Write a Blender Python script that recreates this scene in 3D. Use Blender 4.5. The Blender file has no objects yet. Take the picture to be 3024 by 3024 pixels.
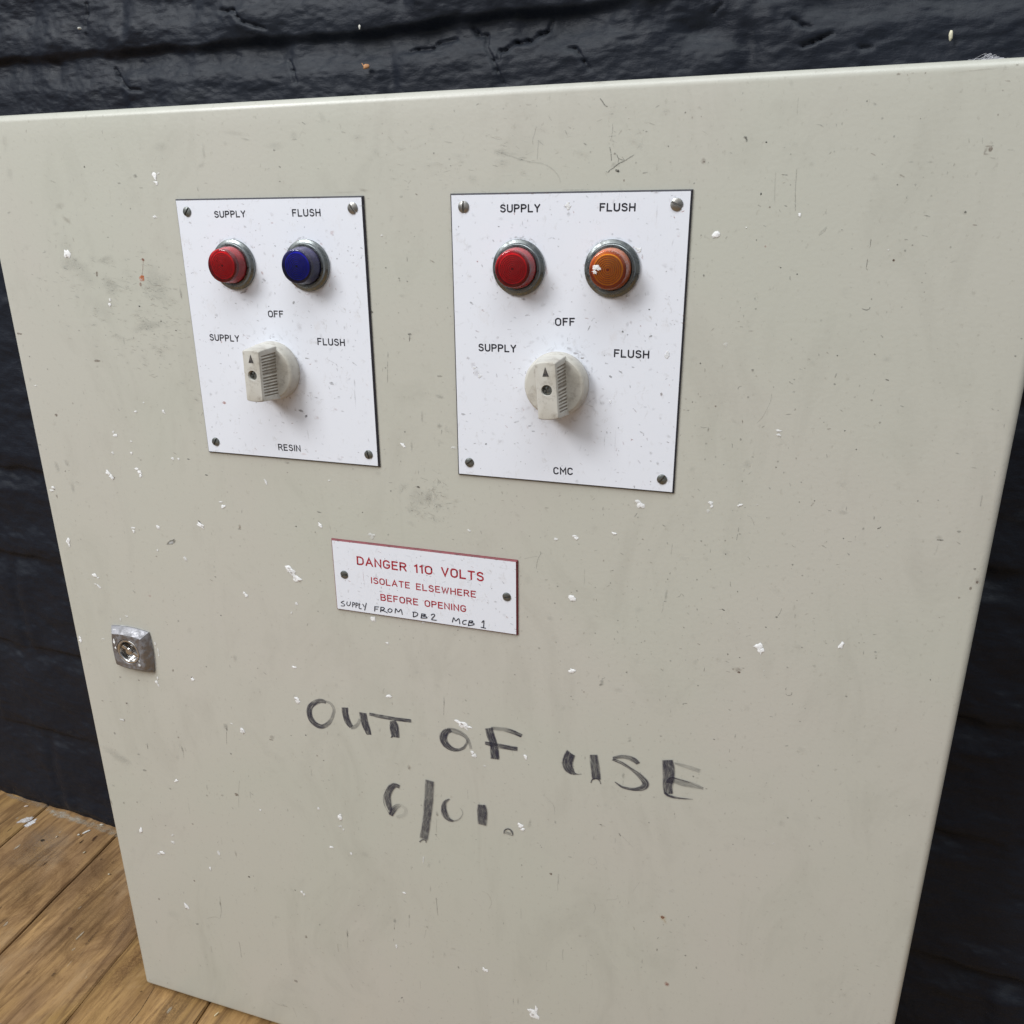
import bpy, bmesh, math, random
import numpy as np
from mathutils import Vector, Matrix
PI = math.pi
SC = bpy.context.scene
COL = SC.collection
FLOOR_Y = 711.0          # mm below the door's top edge

CAM = {"o":[488.144164272358,62.213791221660074,-428.0043070041461],"R":[[0.9528904250548312,0.005605989445576866,0.303262939907202],[0.0953037260121432,0.9436584843990115,-0.3169004017510283],[-0.287953186554734,0.33087344665913715,0.8986688626234236]],"f":2413.3371470870834}
CHIPS = [[58.36,77.4,2.18,2.27,0.0,1.0],[133.12,33.67,1.12,2.02,-30.0,1.0],[133.59,37.34,1.38,0.95,20.0,1.0],[135.77,32.41,0.86,0.47,0.0,0.5],[129.32,56.09,1.32,0.87,0.0,0.7],[86.09,104.92,0.77,1.0,0.0,0.8],[85.46,107.94,0.86,1.16,0.0,0.9],[99.8,169.67,0.76,0.43,0.0,0.7],[92.28,176.25,1.19,0.87,0.0,0.8],[114.55,174.89,0.91,1.42,-30.0,0.8],[72.23,193.37,2.03,0.82,0.0,0.9],[70.92,191.29,0.79,0.9,0.0,0.6],[84.64,196.82,0.78,0.6,0.0,0.6],[67.46,205.98,0.98,0.76,0.0,0.7],[83.06,204.92,0.97,0.83,0.0,0.8],[116.13,206.18,1.06,0.74,0.0,0.9],[120.72,206.1,0.93,0.74,0.0,0.8],[60.41,220.83,1.64,1.8,-30.0,1.0],[62.94,223.62,1.82,1.96,-20.0,0.9],[85.11,215.77,1.32,0.99,0.0,1.0],[87.24,218.18,1.94,1.38,0.0,1.0],[87.69,220.36,0.97,1.3,0.0,1.0],[8.97,235.7,1.94,1.23,0.0,0.9],[7.84,238.39,2.14,0.91,0.0,0.8],[11.62,163.16,1.15,0.45,0.0,0.7],[13.26,276.8,1.73,2.77,0.0,1.0],[73.93,259.45,1.39,0.76,0.0,0.8],[73.89,261.83,0.86,1.14,0.0,1.0],[95.28,256.61,1.57,1.21,20.0,0.9],[131.37,251.68,2.6,1.54,30.0,1.0],[151.06,236.2,2.18,1.14,-20.0,1.0],[149.59,233.19,1.21,0.66,0.0,0.8],[91.9,274.28,0.8,0.72,0.0,0.8],[114.25,277.86,1.14,1.66,-20.0,0.6],[31.82,301.16,2.07,1.54,0.0,1.0],[34.65,302.45,1.03,0.72,0.0,0.7],[31.1,308.09,1.5,0.72,20.0,0.6],[33.57,309.53,1.61,1.03,20.0,0.8],[158.94,297.62,1.0,0.85,0.0,1.0],[160.65,299.4,1.2,1.04,0.0,1.0],[6.1,355.92,1.1,1.44,0.0,0.9],[6.02,358.34,1.47,1.33,0.0,1.0],[28.74,353.41,1.49,0.76,0.0,0.4],[104.97,374.67,1.56,1.6,0.0,1.0],[73.07,378.94,0.69,1.09,0.0,0.8],[71.51,382.66,1.05,1.43,0.0,0.9],[72.63,385.08,0.81,1.54,-20.0,0.7],[185.61,215.79,0.64,1.67,-20.0,0.8],[48.2,334.17,0.46,1.58,0.0,0.5],[54.4,330.76,1.03,0.73,0.0,0.5],[76.33,349.97,0.79,1.37,0.0,0.6],[77.87,355.29,0.68,2.12,0.0,0.5],[77.71,359.18,0.57,1.39,0.0,0.5],[191.63,375.53,2.45,2.14,20.0,1.0],[142.72,411.08,2.31,2.29,0.0,0.9],[133.57,406.39,1.0,0.49,10.0,0.9],[74.23,470.33,1.96,0.97,-35.0,1.0],[29.39,529.67,1.86,2.91,0.0,1.0],[46.66,547.32,2.64,1.74,-30.0,1.0],[43.49,549.43,1.2,1.07,0.0,0.7],[60.16,533.57,1.55,1.31,0.0,0.6],[61.06,526.23,1.29,1.04,0.0,0.4],[104.25,532.91,0.87,2.23,0.0,0.7],[93.47,550.8,1.01,1.64,0.0,0.9],[62.48,599.24,2.42,3.35,0.0,0.9],[148.92,480.11,1.03,0.88,0.0,1.0],[200.07,466.02,0.81,1.13,0.0,0.8],[177.51,550.26,0.99,1.25,0.0,1.0],[179.47,552.35,0.87,1.38,0.0,1.0],[31.56,423.23,2.11,1.18,10.0,0.5],[186.05,215.91,0.55,1.34,-20.0,0.8],[232.21,211.03,0.78,0.4,0.0,0.7],[222.62,241.53,1.43,1.48,0.0,1.0],[258.98,244.77,1.98,1.99,0.0,0.4],[196.9,275.05,2.84,2.24,0.0,1.0],[198.38,278.38,2.36,2.52,-30.0,0.8],[202.17,281.87,2.45,2.07,0.0,1.0],[200.02,280.38,1.89,1.8,0.0,0.9],[159.42,298.38,2.0,0.76,45.0,0.8],[160.5,299.79,0.9,0.76,0.0,0.8],[199.31,300.15,0.96,1.02,0.0,0.7],[194.97,307.41,0.77,1.22,0.0,0.4],[255.59,302.96,1.62,2.06,10.0,1.0],[264.93,319.38,1.17,0.82,20.0,0.9],[192.64,349.44,1.5,0.79,0.0,1.0],[324.26,234.39,0.99,0.71,30.0,0.7],[291.43,300.53,0.95,0.79,0.0,0.5],[424.56,206.34,1.63,0.92,20.0,0.8],[425.81,208.57,1.56,1.43,0.0,0.9],[462.83,203.33,1.28,1.04,30.0,0.8],[463.93,205.1,0.83,0.83,0.0,0.9],[461.75,207.97,0.71,0.91,0.0,0.4],[478.3,203.07,1.38,0.82,-30.0,0.9],[388.76,230.6,1.45,0.83,20.0,0.9],[389.87,231.98,1.3,0.83,0.0,1.0],[377.53,233.9,1.03,0.91,0.0,0.8],[411.89,226.62,1.33,0.89,10.0,1.0],[388.07,269.66,1.65,1.91,0.0,1.0],[388.94,318.65,1.86,1.78,0.0,1.0],[494.91,284.83,2.17,1.98,50.0,1.0],[496.65,287.25,1.64,2.14,0.0,1.0],[537.48,277.4,1.23,1.91,20.0,1.0],[552.39,218.12,0.23,0.67,0.0,0.5],[455.92,67.27,1.51,1.69,30.0,1.0],[492.98,58.12,0.54,0.92,-10.0,1.0],[469.44,63.8,0.25,0.25,0.0,1.0],[464.24,119.41,1.08,1.22,0.0,0.25],[493.85,161.56,1.48,0.64,0.0,0.8],[493.94,163.8,1.19,0.58,0.0,0.7],[533.29,73.84,0.36,0.38,0.0,0.4],[355.73,442.7,1.96,2.22,0.0,1.0],[357.36,445.02,1.33,1.21,30.0,1.0],[366.21,610.5,3.3,4.63,0.0,1.0],[363.57,607.2,2.5,1.34,35.0,1.0],[367.6,604.52,0.99,3.63,-5.0,1.0],[217.82,470.61,1.69,2.56,0.0,1.0],[218.17,467.78,0.84,1.28,0.0,0.8],[217.31,478.03,1.22,1.03,0.0,0.5],[219.67,480.21,1.21,0.91,40.0,0.5],[207.77,499.41,1.62,1.07,0.0,1.0],[224.35,500.95,0.92,1.19,0.0,0.8],[266.2,525.52,1.43,0.93,20.0,1.0],[256.62,579.99,0.94,1.7,0.0,0.8],[327.32,578.91,1.4,1.64,0.0,1.0],[329.06,579.69,1.16,1.37,0.0,1.0],[282.89,490.64,0.69,3.42,5.0,0.4],[316.59,371.13,4.08,2.91,30.0,1.0],[312.65,369.5,2.09,1.46,10.0,1.0],[319.66,372.17,2.26,0.97,10.0,1.0],[322.48,391.41,0.91,1.69,-10.0,0.9],[323.85,393.59,1.56,1.19,0.0,0.8],[359.4,386.94,1.48,1.74,0.0,1.0],[263.4,359.3,1.63,1.08,0.0,1.0],[264.98,359.4,0.76,0.59,0.0,0.8],[331.01,400.17,0.82,0.7,0.0,0.5],[193.0,375.54,0.73,1.99,0.0,0.9],[283.37,184.58,1.94,0.86,35.0,1.0],[315.15,183.8,1.54,0.84,0.0,0.4],[277.19,67.03,0.63,0.45,0.0,0.5]]
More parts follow.
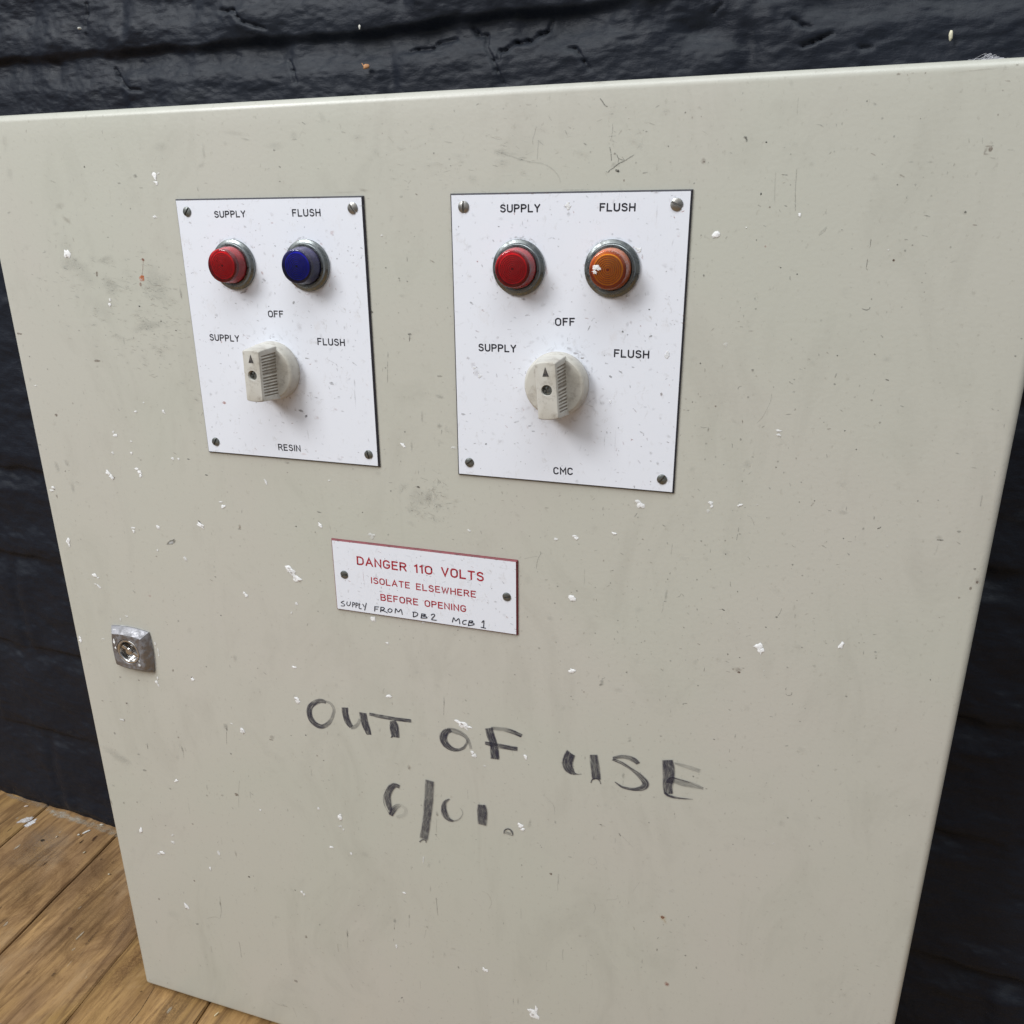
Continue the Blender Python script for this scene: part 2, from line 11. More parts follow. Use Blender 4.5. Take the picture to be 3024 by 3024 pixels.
MARKS = [[536.09,78.35,0.42,0.44,0.0,"k",0.9,0],[494.68,84.89,0.36,0.31,0.0,"k",0.9,0],[486.9,81.98,0.25,0.28,0.0,"k",0.8,0],[517.15,122.69,0.28,0.24,0.0,"k",0.9,0],[452.39,129.13,0.37,0.37,0.0,"k",0.7,0],[449.73,149.3,0.25,0.26,0.0,"k",0.9,0],[477.16,101.52,0.52,0.18,0.0,"k",0.7,0],[533.72,121.38,0.38,0.18,40.0,"k",0.6,0],[542.52,99.22,0.21,0.22,0.0,"k",0.6,0],[528.98,95.76,0.21,0.23,0.0,"k",0.6,0],[474.57,69.42,0.25,0.25,0.0,"k",0.6,0],[478.95,72.32,0.34,0.45,0.0,"r",0.5,0],[478.36,131.39,0.71,0.62,0.0,"g",0.5,0],[524.98,159.44,0.25,0.28,0.0,"k",0.7,0],[447.83,153.88,1.07,0.39,0.0,"g",0.6,1],[471.65,105.07,0.41,0.77,0.0,"g",0.4,1],[536.39,101.44,0.32,0.96,0.0,"g",0.35,1],[507.86,106.33,0.83,0.58,0.0,"g",0.3,1],[495.21,115.63,0.57,0.77,0.0,"g",0.3,1],[473.08,231.75,0.36,0.39,0.0,"k",0.9,0],[474.44,265.11,0.8,0.38,30.0,"k",0.95,0],[502.72,265.43,0.58,0.44,-30.0,"k",0.8,0],[497.89,272.38,0.52,0.3,30.0,"k",0.7,0],[478.18,189.72,0.28,0.3,0.0,"k",0.8,0],[507.62,198.57,0.3,0.27,0.0,"k",0.8,0],[485.61,293.34,0.3,0.35,0.0,"k",0.9,0],[516.48,317.87,0.3,0.35,0.0,"k",0.8,0],[531.16,216.07,0.24,0.27,0.0,"k",0.8,0],[507.91,233.75,0.43,0.42,0.0,"k",0.6,0],[514.91,197.07,0.3,0.23,0.0,"k",0.7,0],[507.5,187.72,0.36,0.3,0.0,"k",0.6,0],[545.93,274.49,0.24,0.26,0.0,"k",0.6,0],[548.42,273.88,0.24,0.25,0.0,"k",0.6,0],[485.53,301.23,2.36,2.35,0.0,"b",0.35,1],[485.99,302.74,0.81,0.63,0.0,"b",0.8,0],[488.1,299.76,0.87,0.63,0.0,"b",0.4,1],[482.55,301.19,0.75,0.79,0.0,"b",0.4,1],[583.11,290.48,0.29,0.37,0.0,"k",0.7,0],[481.13,253.09,0.2,0.44,0.0,"k",0.6,0],[479.47,219.32,0.64,0.63,0.0,"g",0.5,1],[529.33,201.85,2.63,1.33,0.0,"g",0.2,1],[522.81,201.63,1.47,0.4,0.0,"g",0.4,1],[525.21,292.12,1.27,0.98,40.0,"g",0.25,1],[429.95,292.51,0.29,0.32,0.0,"k",0.6,0],[388.51,336.45,0.32,0.35,0.0,"k",0.8,0],[389.79,338.31,0.31,0.35,0.0,"k",0.6,0],[390.71,264.78,0.45,0.32,30.0,"k",0.7,0],[410.43,257.15,0.29,0.27,0.0,"k",0.7,0],[361.6,233.54,0.26,0.27,0.0,"k",0.6,0],[427.25,278.88,0.25,0.28,0.0,"k",0.7,0],[407.38,323.07,1.67,2.36,0.0,"g",0.4,1],[406.91,324.85,1.14,0.85,-30.0,"g",0.4,0],[443.81,246.96,0.41,1.04,20.0,"g",0.55,1],[442.52,260.38,0.9,4.18,5.0,"g",0.3,1],[442.06,264.5,0.83,0.38,0.0,"g",0.6,1],[411.15,249.21,1.21,0.46,-20.0,"g",0.5,1],[441.43,229.12,0.47,0.87,-30.0,"g",0.6,1],[402.45,290.74,0.26,0.28,0.0,"k",0.7,0],[442.79,250.55,0.24,0.26,0.0,"k",0.8,0],[137.42,317.74,0.68,0.39,0.0,"k",0.8,0],[118.69,361.43,0.55,0.42,0.0,"k",0.7,0],[100.09,327.66,0.65,0.41,0.0,"k",0.7,0],[88.22,369.89,0.79,0.97,0.0,"b",0.5,0],[104.69,266.68,3.96,1.41,-25.0,"g",0.75,0],[104.41,267.17,2.6,0.75,-25.0,"w",0.7,0],[161.86,249.29,1.26,1.95,0.0,"t",0.6,1],[161.45,250.9,1.26,0.36,0.0,"g",0.7,0],[164.95,238.24,0.57,1.74,10.0,"g",0.35,1],[137.1,288.57,0.82,0.38,0.0,"g",0.6,0],[78.42,310.87,1.1,0.7,0.0,"r",0.3,0],[11.23,242.17,0.57,1.93,0.0,"b",0.5,1],[144.34,350.36,2.11,3.05,0.0,"g",0.2,1],[37.75,384.39,0.96,0.67,0.0,"b",0.5,0],[54.96,384.01,0.83,0.56,0.0,"b",0.6,0],[15.77,409.24,0.87,0.47,0.0,"b",0.5,0],[38.96,407.08,0.73,0.58,0.0,"b",0.5,0],[104.45,373.22,1.0,0.85,0.0,"b",0.9,0],[73.9,259.64,0.75,0.47,0.0,"g",0.7,0],[130.72,249.55,2.5,0.54,50.0,"g",0.8,0],[64.94,223.82,0.95,0.55,0.0,"b",0.7,0],[65.29,309.57,1.9,0.71,40.0,"g",0.4,1],[132.83,122.54,0.71,0.33,0.0,"k",0.9,0],[122.76,117.2,0.55,0.52,0.0,"k",0.6,0],[128.65,205.54,1.0,0.29,5.0,"k",0.85,0],[141.01,215.34,1.16,0.33,5.0,"k",0.9,0],[68.0,143.95,2.4,0.77,0.0,"b",0.55,0],[66.89,147.9,1.29,1.06,0.0,"b",0.25,1],[24.51,182.71,1.29,0.99,20.0,"b",0.6,0],[41.03,173.47,0.81,0.82,0.0,"b",0.45,1],[83.53,180.31,0.6,0.22,0.0,"k",0.6,0],[107.96,108.42,0.56,0.39,0.0,"k",0.8,0],[7.85,128.6,1.13,0.5,0.0,"b",0.7,0],[8.12,159.03,1.39,1.5,0.0,"g",0.25,1],[16.5,219.95,2.38,4.82,-10.0,"g",0.22,1],[25.73,216.15,2.82,2.78,0.0,"g",0.2,1],[27.02,234.45,2.09,4.47,0.0,"g",0.2,1],[99.74,128.15,0.66,0.88,0.0,"b",0.4,1],[104.93,135.89,1.39,0.34,30.0,"g",0.5,1],[57.32,124.87,0.69,0.35,0.0,"b",0.5,0],[10.7,242.22,0.58,1.41,-20.0,"b",0.5,1],[63.93,223.16,0.63,0.39,0.0,"b",0.7,0],[64.52,224.61,0.54,0.47,0.0,"b",0.6,0],[84.96,215.63,0.71,0.53,0.0,"b",0.6,0],[10.08,236.93,0.68,0.66,0.0,"b",0.6,0],[124.62,143.7,0.64,0.34,0.0,"g",0.5,0],[89.8,209.21,0.7,0.23,0.0,"b",0.6,0],[4.53,204.9,1.62,0.24,0.0,"g",0.5,0],[119.29,33.38,1.76,1.22,0.0,"g",0.55,1],[79.19,89.4,0.86,1.67,15.0,"b",0.6,0],[140.33,99.85,0.99,4.04,-5.0,"g",0.35,1],[140.3,101.67,0.63,1.47,-5.0,"g",0.3,1],[115.84,80.59,0.82,1.02,-20.0,"u",0.95,0],[113.13,91.57,1.84,1.63,0.0,"o",0.95,0],[113.52,90.47,1.19,0.74,0.0,"o",0.9,0],[111.33,95.23,0.74,1.12,0.0,"u",0.6,0],[108.1,108.35,0.56,0.46,0.0,"k",0.8,0],[112.25,92.3,1.38,0.52,30.0,"w",0.5,0],[59.7,49.26,4.75,2.18,0.0,"b",0.16,1],[63.01,57.47,4.76,1.83,35.0,"b",0.25,1],[57.38,35.18,2.36,0.43,20.0,"g",0.35,1],[5.82,128.39,1.27,0.59,0.0,"b",0.6,0],[122.17,39.95,1.23,0.27,0.0,"g",0.4,0],[106.72,37.16,0.98,0.41,0.0,"g",0.35,0],[58.84,77.4,6.3,15.87,0.0,"g",0.1,1],[86.75,80.55,7.05,1.86,-15.0,"g",0.28,1],[92.25,67.66,0.74,0.29,0.0,"g",0.5,0],[62.15,84.02,12.6,4.56,0.0,"g",0.15,1],[88.16,96.31,9.49,6.07,30.0,"g",0.2,1],[123.48,95.78,10.47,14.06,0.0,"g",0.2,1],[111.59,120.48,14.08,3.47,-10.0,"g",0.28,1],[70.31,90.61,11.57,6.87,30.0,"g",0.12,1],[78.29,111.51,12.6,7.81,40.0,"g",0.08,1],[139.99,18.45,5.93,3.27,0.0,"g",0.1,1],[168.74,21.88,1.23,5.14,0.0,"g",0.16,1],[166.0,28.87,3.31,1.3,-20.0,"g",0.18,1],[25.84,12.21,2.89,4.95,0.0,"b",0.1,1],[24.85,30.29,2.93,4.36,0.0,"g",0.12,1],[18.3,52.77,1.8,0.83,0.0,"g",0.3,1],[292.16,209.83,0.89,0.54,20.0,"g",0.8,0],[222.65,232.83,1.43,0.38,10.0,"g",0.75,0],[253.51,229.88,0.47,0.37,0.0,"k",0.8,0],[204.86,244.35,0.64,0.47,0.0,"k",0.7,0],[218.58,246.82,0.45,0.38,0.0,"k",0.8,0],[283.78,312.57,0.35,0.36,0.0,"k",0.7,0],[203.13,201.92,2.23,0.97,0.0,"g",0.3,1],[202.5,208.39,0.54,0.33,0.0,"b",0.6,0],[292.0,216.59,8.92,7.44,0.0,"g",0.16,1],[298.43,215.97,2.81,6.23,10.0,"g",0.2,1],[288.41,223.98,4.91,3.17,0.0,"g",0.12,1],[201.66,282.38,0.66,0.72,0.0,"g",0.6,0],[196.23,276.89,0.95,0.63,0.0,"g",0.5,0],[265.95,203.4,2.49,1.95,0.0,"g",0.1,1],[219.2,280.79,0.65,0.31,0.0,"b",0.6,0],[475.07,26.64,0.38,0.33,0.0,"k",0.9,0],[474.86,48.8,0.25,0.52,0.0,"k",0.8,0],[465.6,24.33,0.78,0.6,0.0,"k",0.4,0],[466.27,25.55,0.43,0.67,0.0,"k",0.5,0],[447.37,33.88,1.39,1.45,0.0,"b",0.45,1],[447.53,34.09,0.51,0.55,0.0,"b",0.6,1],[406.15,37.14,1.01,0.57,20.0,"k",0.75,0],[406.71,37.58,1.4,0.86,20.0,"k",0.3,1],[409.6,41.72,0.27,0.5,0.0,"b",0.7,0],[389.84,24.76,1.19,0.42,30.0,"g",0.45,1],[392.54,28.53,0.63,0.57,0.0,"g",0.4,1],[419.53,20.24,0.45,0.31,0.0,"g",0.6,0],[430.38,26.99,0.34,0.24,0.0,"g",0.6,0],[404.26,34.53,1.8,1.78,0.0,"g",0.18,1],[395.72,-1.79,4.61,0.47,0.0,"b",0.25,1],[348.74,27.99,6.72,1.47,0.0,"g",0.12,1],[385.11,45.69,9.72,0.51,0.0,"g",0.2,1],[566.33,32.83,0.73,1.75,15.0,"b",0.4,1],[568.19,32.31,0.72,0.99,0.0,"b",0.65,0],[566.85,34.27,1.4,0.41,0.0,"b",0.4,1],[567.33,31.15,1.67,0.35,0.0,"b",0.35,0],[569.62,35.89,1.39,0.35,10.0,"b",0.3,1],[536.07,78.28,0.49,0.45,0.0,"b",0.95,0],[475.14,26.6,0.38,0.28,0.0,"k",0.8,0],[474.74,48.81,0.2,0.45,0.0,"k",0.8,0],[527.67,1.35,1.16,0.57,0.0,"b",0.5,1],[533.09,1.36,0.86,0.28,0.0,"b",0.3,1],[538.09,1.57,0.28,0.22,0.0,"b",0.7,0],[559.76,1.42,9.88,0.39,-3.0,"b",0.25,1],[572.72,0.24,0.59,0.27,0.0,"b",0.5,0],[516.22,11.41,0.42,0.35,0.0,"g",0.5,0],[519.64,12.82,1.18,0.75,30.0,"g",0.25,1],[537.87,51.37,0.42,0.86,0.0,"g",0.3,1],[545.43,36.88,1.33,0.59,0.0,"g",0.25,1],[537.56,36.67,1.47,0.42,0.0,"g",0.25,1],[523.58,42.9,2.41,1.83,0.0,"g",0.1,1],[540.11,69.32,0.84,0.16,0.0,"g",0.4,0],[465.98,24.66,0.52,0.61,0.0,"k",0.5,0],[377.14,477.02,1.07,0.83,0.0,"b",0.85,0],[453.41,491.69,2.31,2.55,0.0,"y",0.35,1],[453.24,491.53,1.07,1.12,0.0,"u",0.95,0],[454.92,494.43,1.24,2.55,-30.0,"y",0.25,1],[458.97,547.68,1.88,2.39,0.0,"p",0.7,1],[459.56,547.81,0.86,1.19,0.0,"u",0.4,0],[370.36,456.48,0.4,0.36,0.0,"k",0.6,0],[410.01,427.94,0.91,0.34,10.0,"k",0.6,0],[422.59,432.61,0.41,1.25,-30.0,"k",0.6,0],[390.06,459.26,1.3,0.4,0.0,"g",0.35,0],[398.47,524.86,1.53,1.31,0.0,"b",0.2,1],[451.06,520.1,0.38,1.05,0.0,"g",0.6,0],[477.33,526.93,0.49,0.94,0.0,"g",0.5,0],[362.17,439.27,1.32,5.01,10.0,"g",0.25,1],[379.69,433.39,0.69,1.68,-20.0,"g",0.4,1],[349.88,602.44,0.71,3.65,0.0,"g",0.3,1],[353.39,601.18,0.7,3.64,0.0,"g",0.3,1],[483.57,435.95,0.53,0.75,0.0,"g",0.4,1],[441.81,533.2,0.52,2.15,0.0,"g",0.35,1],[441.41,538.82,0.61,0.87,0.0,"g",0.35,1],[403.63,558.34,0.83,0.79,0.0,"g",0.3,1],[356.45,475.22,0.46,0.63,0.0,"g",0.6,0],[356.7,485.27,0.37,0.96,0.0,"g",0.4,0],[392.46,537.62,0.37,0.44,0.0,"g",0.6,0],[128.08,410.01,2.45,2.75,0.0,"g",0.35,1],[128.6,412.34,1.23,2.2,0.0,"g",0.65,1],[85.02,439.19,0.95,3.49,-10.0,"g",0.6,1],[79.43,447.62,1.8,3.54,20.0,"g",0.12,1],[51.9,443.37,0.86,2.98,0.0,"g",0.4,1],[167.04,411.38,2.47,2.48,0.0,"b",0.3,1],[166.26,413.63,1.5,0.54,0.0,"b",0.5,0],[129.34,470.45,1.62,1.18,0.0,"b",0.65,0],[115.81,474.31,1.53,1.07,0.0,"b",0.4,1],[102.62,470.1,0.95,3.58,0.0,"g",0.3,1],[101.31,477.95,0.72,0.72,0.0,"b",0.5,0],[97.74,585.49,0.9,2.98,0.0,"g",0.65,1],[19.53,459.36,15.41,5.55,25.0,"g",0.2,1],[26.82,461.84,7.66,3.7,20.0,"g",0.12,1],[120.57,528.78,0.97,3.78,0.0,"b",0.35,1],[39.23,406.92,0.85,0.58,0.0,"b",0.7,0],[3.8,507.48,0.94,3.01,-10.0,"b",0.6,1],[75.34,568.41,0.78,0.74,0.0,"b",0.8,0],[34.53,599.37,1.24,0.99,0.0,"b",0.5,0],[130.0,548.87,1.1,0.9,-20.0,"g",0.5,0],[33.9,423.22,0.87,1.06,0.0,"b",0.5,0],[21.59,437.55,0.76,1.2,0.0,"g",0.5,0],[41.58,452.92,1.25,0.73,0.0,"g",0.4,0],[44.77,467.15,1.64,0.86,0.0,"g",0.45,0],[17.03,504.93,0.79,1.17,0.0,"g",0.4,0],[31.0,500.74,0.78,0.51,0.0,"b",0.6,0],[83.01,509.43,0.87,0.63,0.0,"b",0.6,0],[27.08,626.68,0.99,2.49,-10.0,"g",0.4,1],[70.65,615.51,1.48,0.71,-20.0,"g",0.5,0],[129.33,433.73,0.79,0.68,0.0,"g",0.6,0],[83.17,428.77,0.71,0.81,0.0,"b",0.5,0],[183.62,406.64,0.52,0.42,0.0,"k",0.6,0],[195.89,404.03,0.52,0.42,0.0,"k",0.7,0],[55.72,517.85,0.64,0.64,0.0,"g",0.5,0],[173.35,474.17,0.44,1.15,0.0,"g",0.3,0],[47.81,612.92,8.26,5.71,0.0,"g",0.08,1],[9.79,489.76,1.98,1.28,0.0,"g",0.25,1],[66.87,479.53,1.12,0.74,0.0,"g",0.4,0],[214.65,582.35,0.92,3.2,0.0,"k",0.55,1],[214.93,578.88,0.92,3.62,0.0,"g",0.3,1],[256.56,554.89,1.48,2.9,0.0,"g",0.45,1],[255.76,562.62,0.74,1.12,0.0,"g",0.5,1],[283.03,552.76,1.08,1.63,0.0,"g",0.35,1],[268.8,547.1,0.73,2.72,0.0,"g",0.3,1],[287.07,494.51,0.68,2.8,0.0,"g",0.3,1],[272.73,500.98,0.7,1.93,0.0,"g",0.25,1],[287.26,516.05,0.58,3.26,0.0,"g",0.3,1],[258.09,631.95,1.43,0.53,-50.0,"g",0.6,0],[255.42,636.59,1.31,0.53,-50.0,"g",0.3,0],[176.61,595.98,0.96,1.35,0.0,"b",0.5,0],[161.94,647.72,1.59,1.28,0.0,"b",0.45,0],[307.05,584.11,0.6,1.11,-20.0,"g",0.6,0],[130.01,549.03,0.98,0.88,0.0,"b",0.5,0],[150.45,583.48,1.54,1.65,0.0,"b",0.2,1],[303.66,567.07,2.36,1.37,0.0,"g",0.18,1],[296.12,574.98,1.44,2.08,0.0,"g",0.15,1],[214.42,634.78,1.36,3.07,-30.0,"b",0.15,1],[147.76,679.99,4.49,1.16,10.0,"b",0.2,1],[190.56,579.14,0.6,0.81,0.0,"g",0.6,0],[171.66,550.36,0.6,0.65,0.0,"g",0.7,0],[295.4,489.11,1.13,1.89,0.0,"g",0.2,1],[291.72,79.5,0.52,1.56,0.0,"g",0.5,1],[291.01,119.63,1.19,0.59,0.0,"g",0.6,0],[290.89,122.07,0.65,1.47,0.0,"g",0.35,1],[278.57,83.94,0.43,0.33,0.0,"k",0.6,0],[286.22,89.45,0.53,0.42,0.0,"k",0.5,0],[286.58,90.65,0.48,0.42,0.0,"k",0.5,0],[276.9,131.95,0.78,2.0,0.0,"g",0.3,1],[308.02,154.39,3.25,1.12,10.0,"g",0.3,1],[307.16,171.54,1.65,1.66,0.0,"g",0.35,1],[296.59,166.52,0.78,4.16,0.0,"g",0.3,1],[289.02,184.91,0.79,3.75,0.0,"g",0.3,1],[292.11,209.91,1.04,0.66,20.0,"g",0.7,0],[308.47,142.53,1.61,0.45,0.0,"g",0.4,0],[284.86,108.02,0.49,0.34,0.0,"g",0.6,0],[268.53,108.13,0.66,0.58,0.0,"k",0.8,0],[287.52,98.63,2.67,1.23,0.0,"g",0.12,1],[267.72,43.66,3.15,1.06,10.0,"b",0.25,1],[189.53,12.91,9.19,1.45,8.0,"g",0.14,1],[197.26,16.21,3.04,0.8,10.0,"g",0.25,1],[227.8,15.41,2.93,2.74,0.0,"g",0.12,1],[228.08,17.38,1.95,0.47,0.0,"g",0.3,1],[214.66,22.34,0.7,0.48,0.0,"g",0.5,0],[217.18,30.82,0.65,0.28,30.0,"k",0.6,0],[216.42,38.34,0.6,0.33,0.0,"g",0.5,0],[298.76,46.33,0.82,0.35,20.0,"b",0.5,0],[289.81,47.37,0.92,0.63,0.0,"g",0.3,0],[256.56,44.63,11.53,0.48,0.0,"b",0.18,1],[245.97,7.2,2.37,4.2,-20.0,"g",0.1,1],[215.91,20.15,6.46,2.39,0.0,"g",0.1,1],[257.87,14.9,1.22,0.34,20.0,"g",0.3,0],[345.59,27.08,5.06,1.83,0.0,"g",0.15,1],[295.15,447.51,1.38,2.41,0.0,"g",0.3,1],[295.11,448.75,1.07,1.38,0.0,"g",0.4,1],[293.53,465.83,0.83,0.49,0.0,"g",0.6,0],[293.73,466.9,0.26,0.56,0.0,"g",0.5,0],[275.63,413.82,1.44,2.34,0.0,"b",0.25,1],[306.33,431.0,1.23,1.68,0.0,"b",0.15,1],[323.55,462.23,0.43,0.28,0.0,"g",0.5,0],[275.55,413.7,1.47,2.62,0.0,"b",0.25,1],[255.2,387.86,1.18,2.26,10.0,"g",0.18,1],[303.59,355.89,0.55,3.36,0.0,"g",0.45,1],[203.53,419.38,0.75,0.55,0.0,"b",0.4,0],[208.42,422.6,0.58,0.49,0.0,"g",0.6,0],[195.87,403.8,0.59,0.54,0.0,"g",0.6,0],[222.35,398.09,1.03,1.8,20.0,"g",0.15,1],[423.08,387.03,0.99,2.7,5.0,"g",0.4,1],[425.94,359.68,1.25,2.28,0.0,"g",0.15,1],[425.72,361.17,1.25,0.52,-30.0,"g",0.35,0],[444.52,353.79,0.61,0.29,0.0,"g",0.8,0],[475.5,349.67,0.69,0.34,10.0,"g",0.7,0],[473.72,385.22,0.66,0.39,0.0,"b",0.5,0],[467.84,378.62,1.37,0.65,0.0,"g",0.2,1],[575.4,210.73,1.81,1.4,0.0,"g",0.18,1],[575.74,211.92,1.65,0.37,0.0,"k",0.6,0],[595.81,232.3,0.54,0.86,0.0,"b",0.7,0],[593.42,236.08,0.63,0.96,0.0,"b",0.6,0],[583.43,206.58,0.93,0.55,0.0,"g",0.4,0],[531.37,168.54,0.32,0.36,0.0,"k",0.9,0],[540.87,133.27,0.77,0.25,15.0,"g",0.6,0],[547.16,208.63,0.98,0.28,-25.0,"g",0.6,0],[592.97,119.8,0.42,0.32,-30.0,"k",0.6,0],[544.17,203.43,0.25,0.85,0.0,"g",0.5,0],[595.76,232.01,1.56,2.86,20.0,"b",0.15,1],[575.14,216.9,0.32,2.83,5.0,"g",0.25,1]]
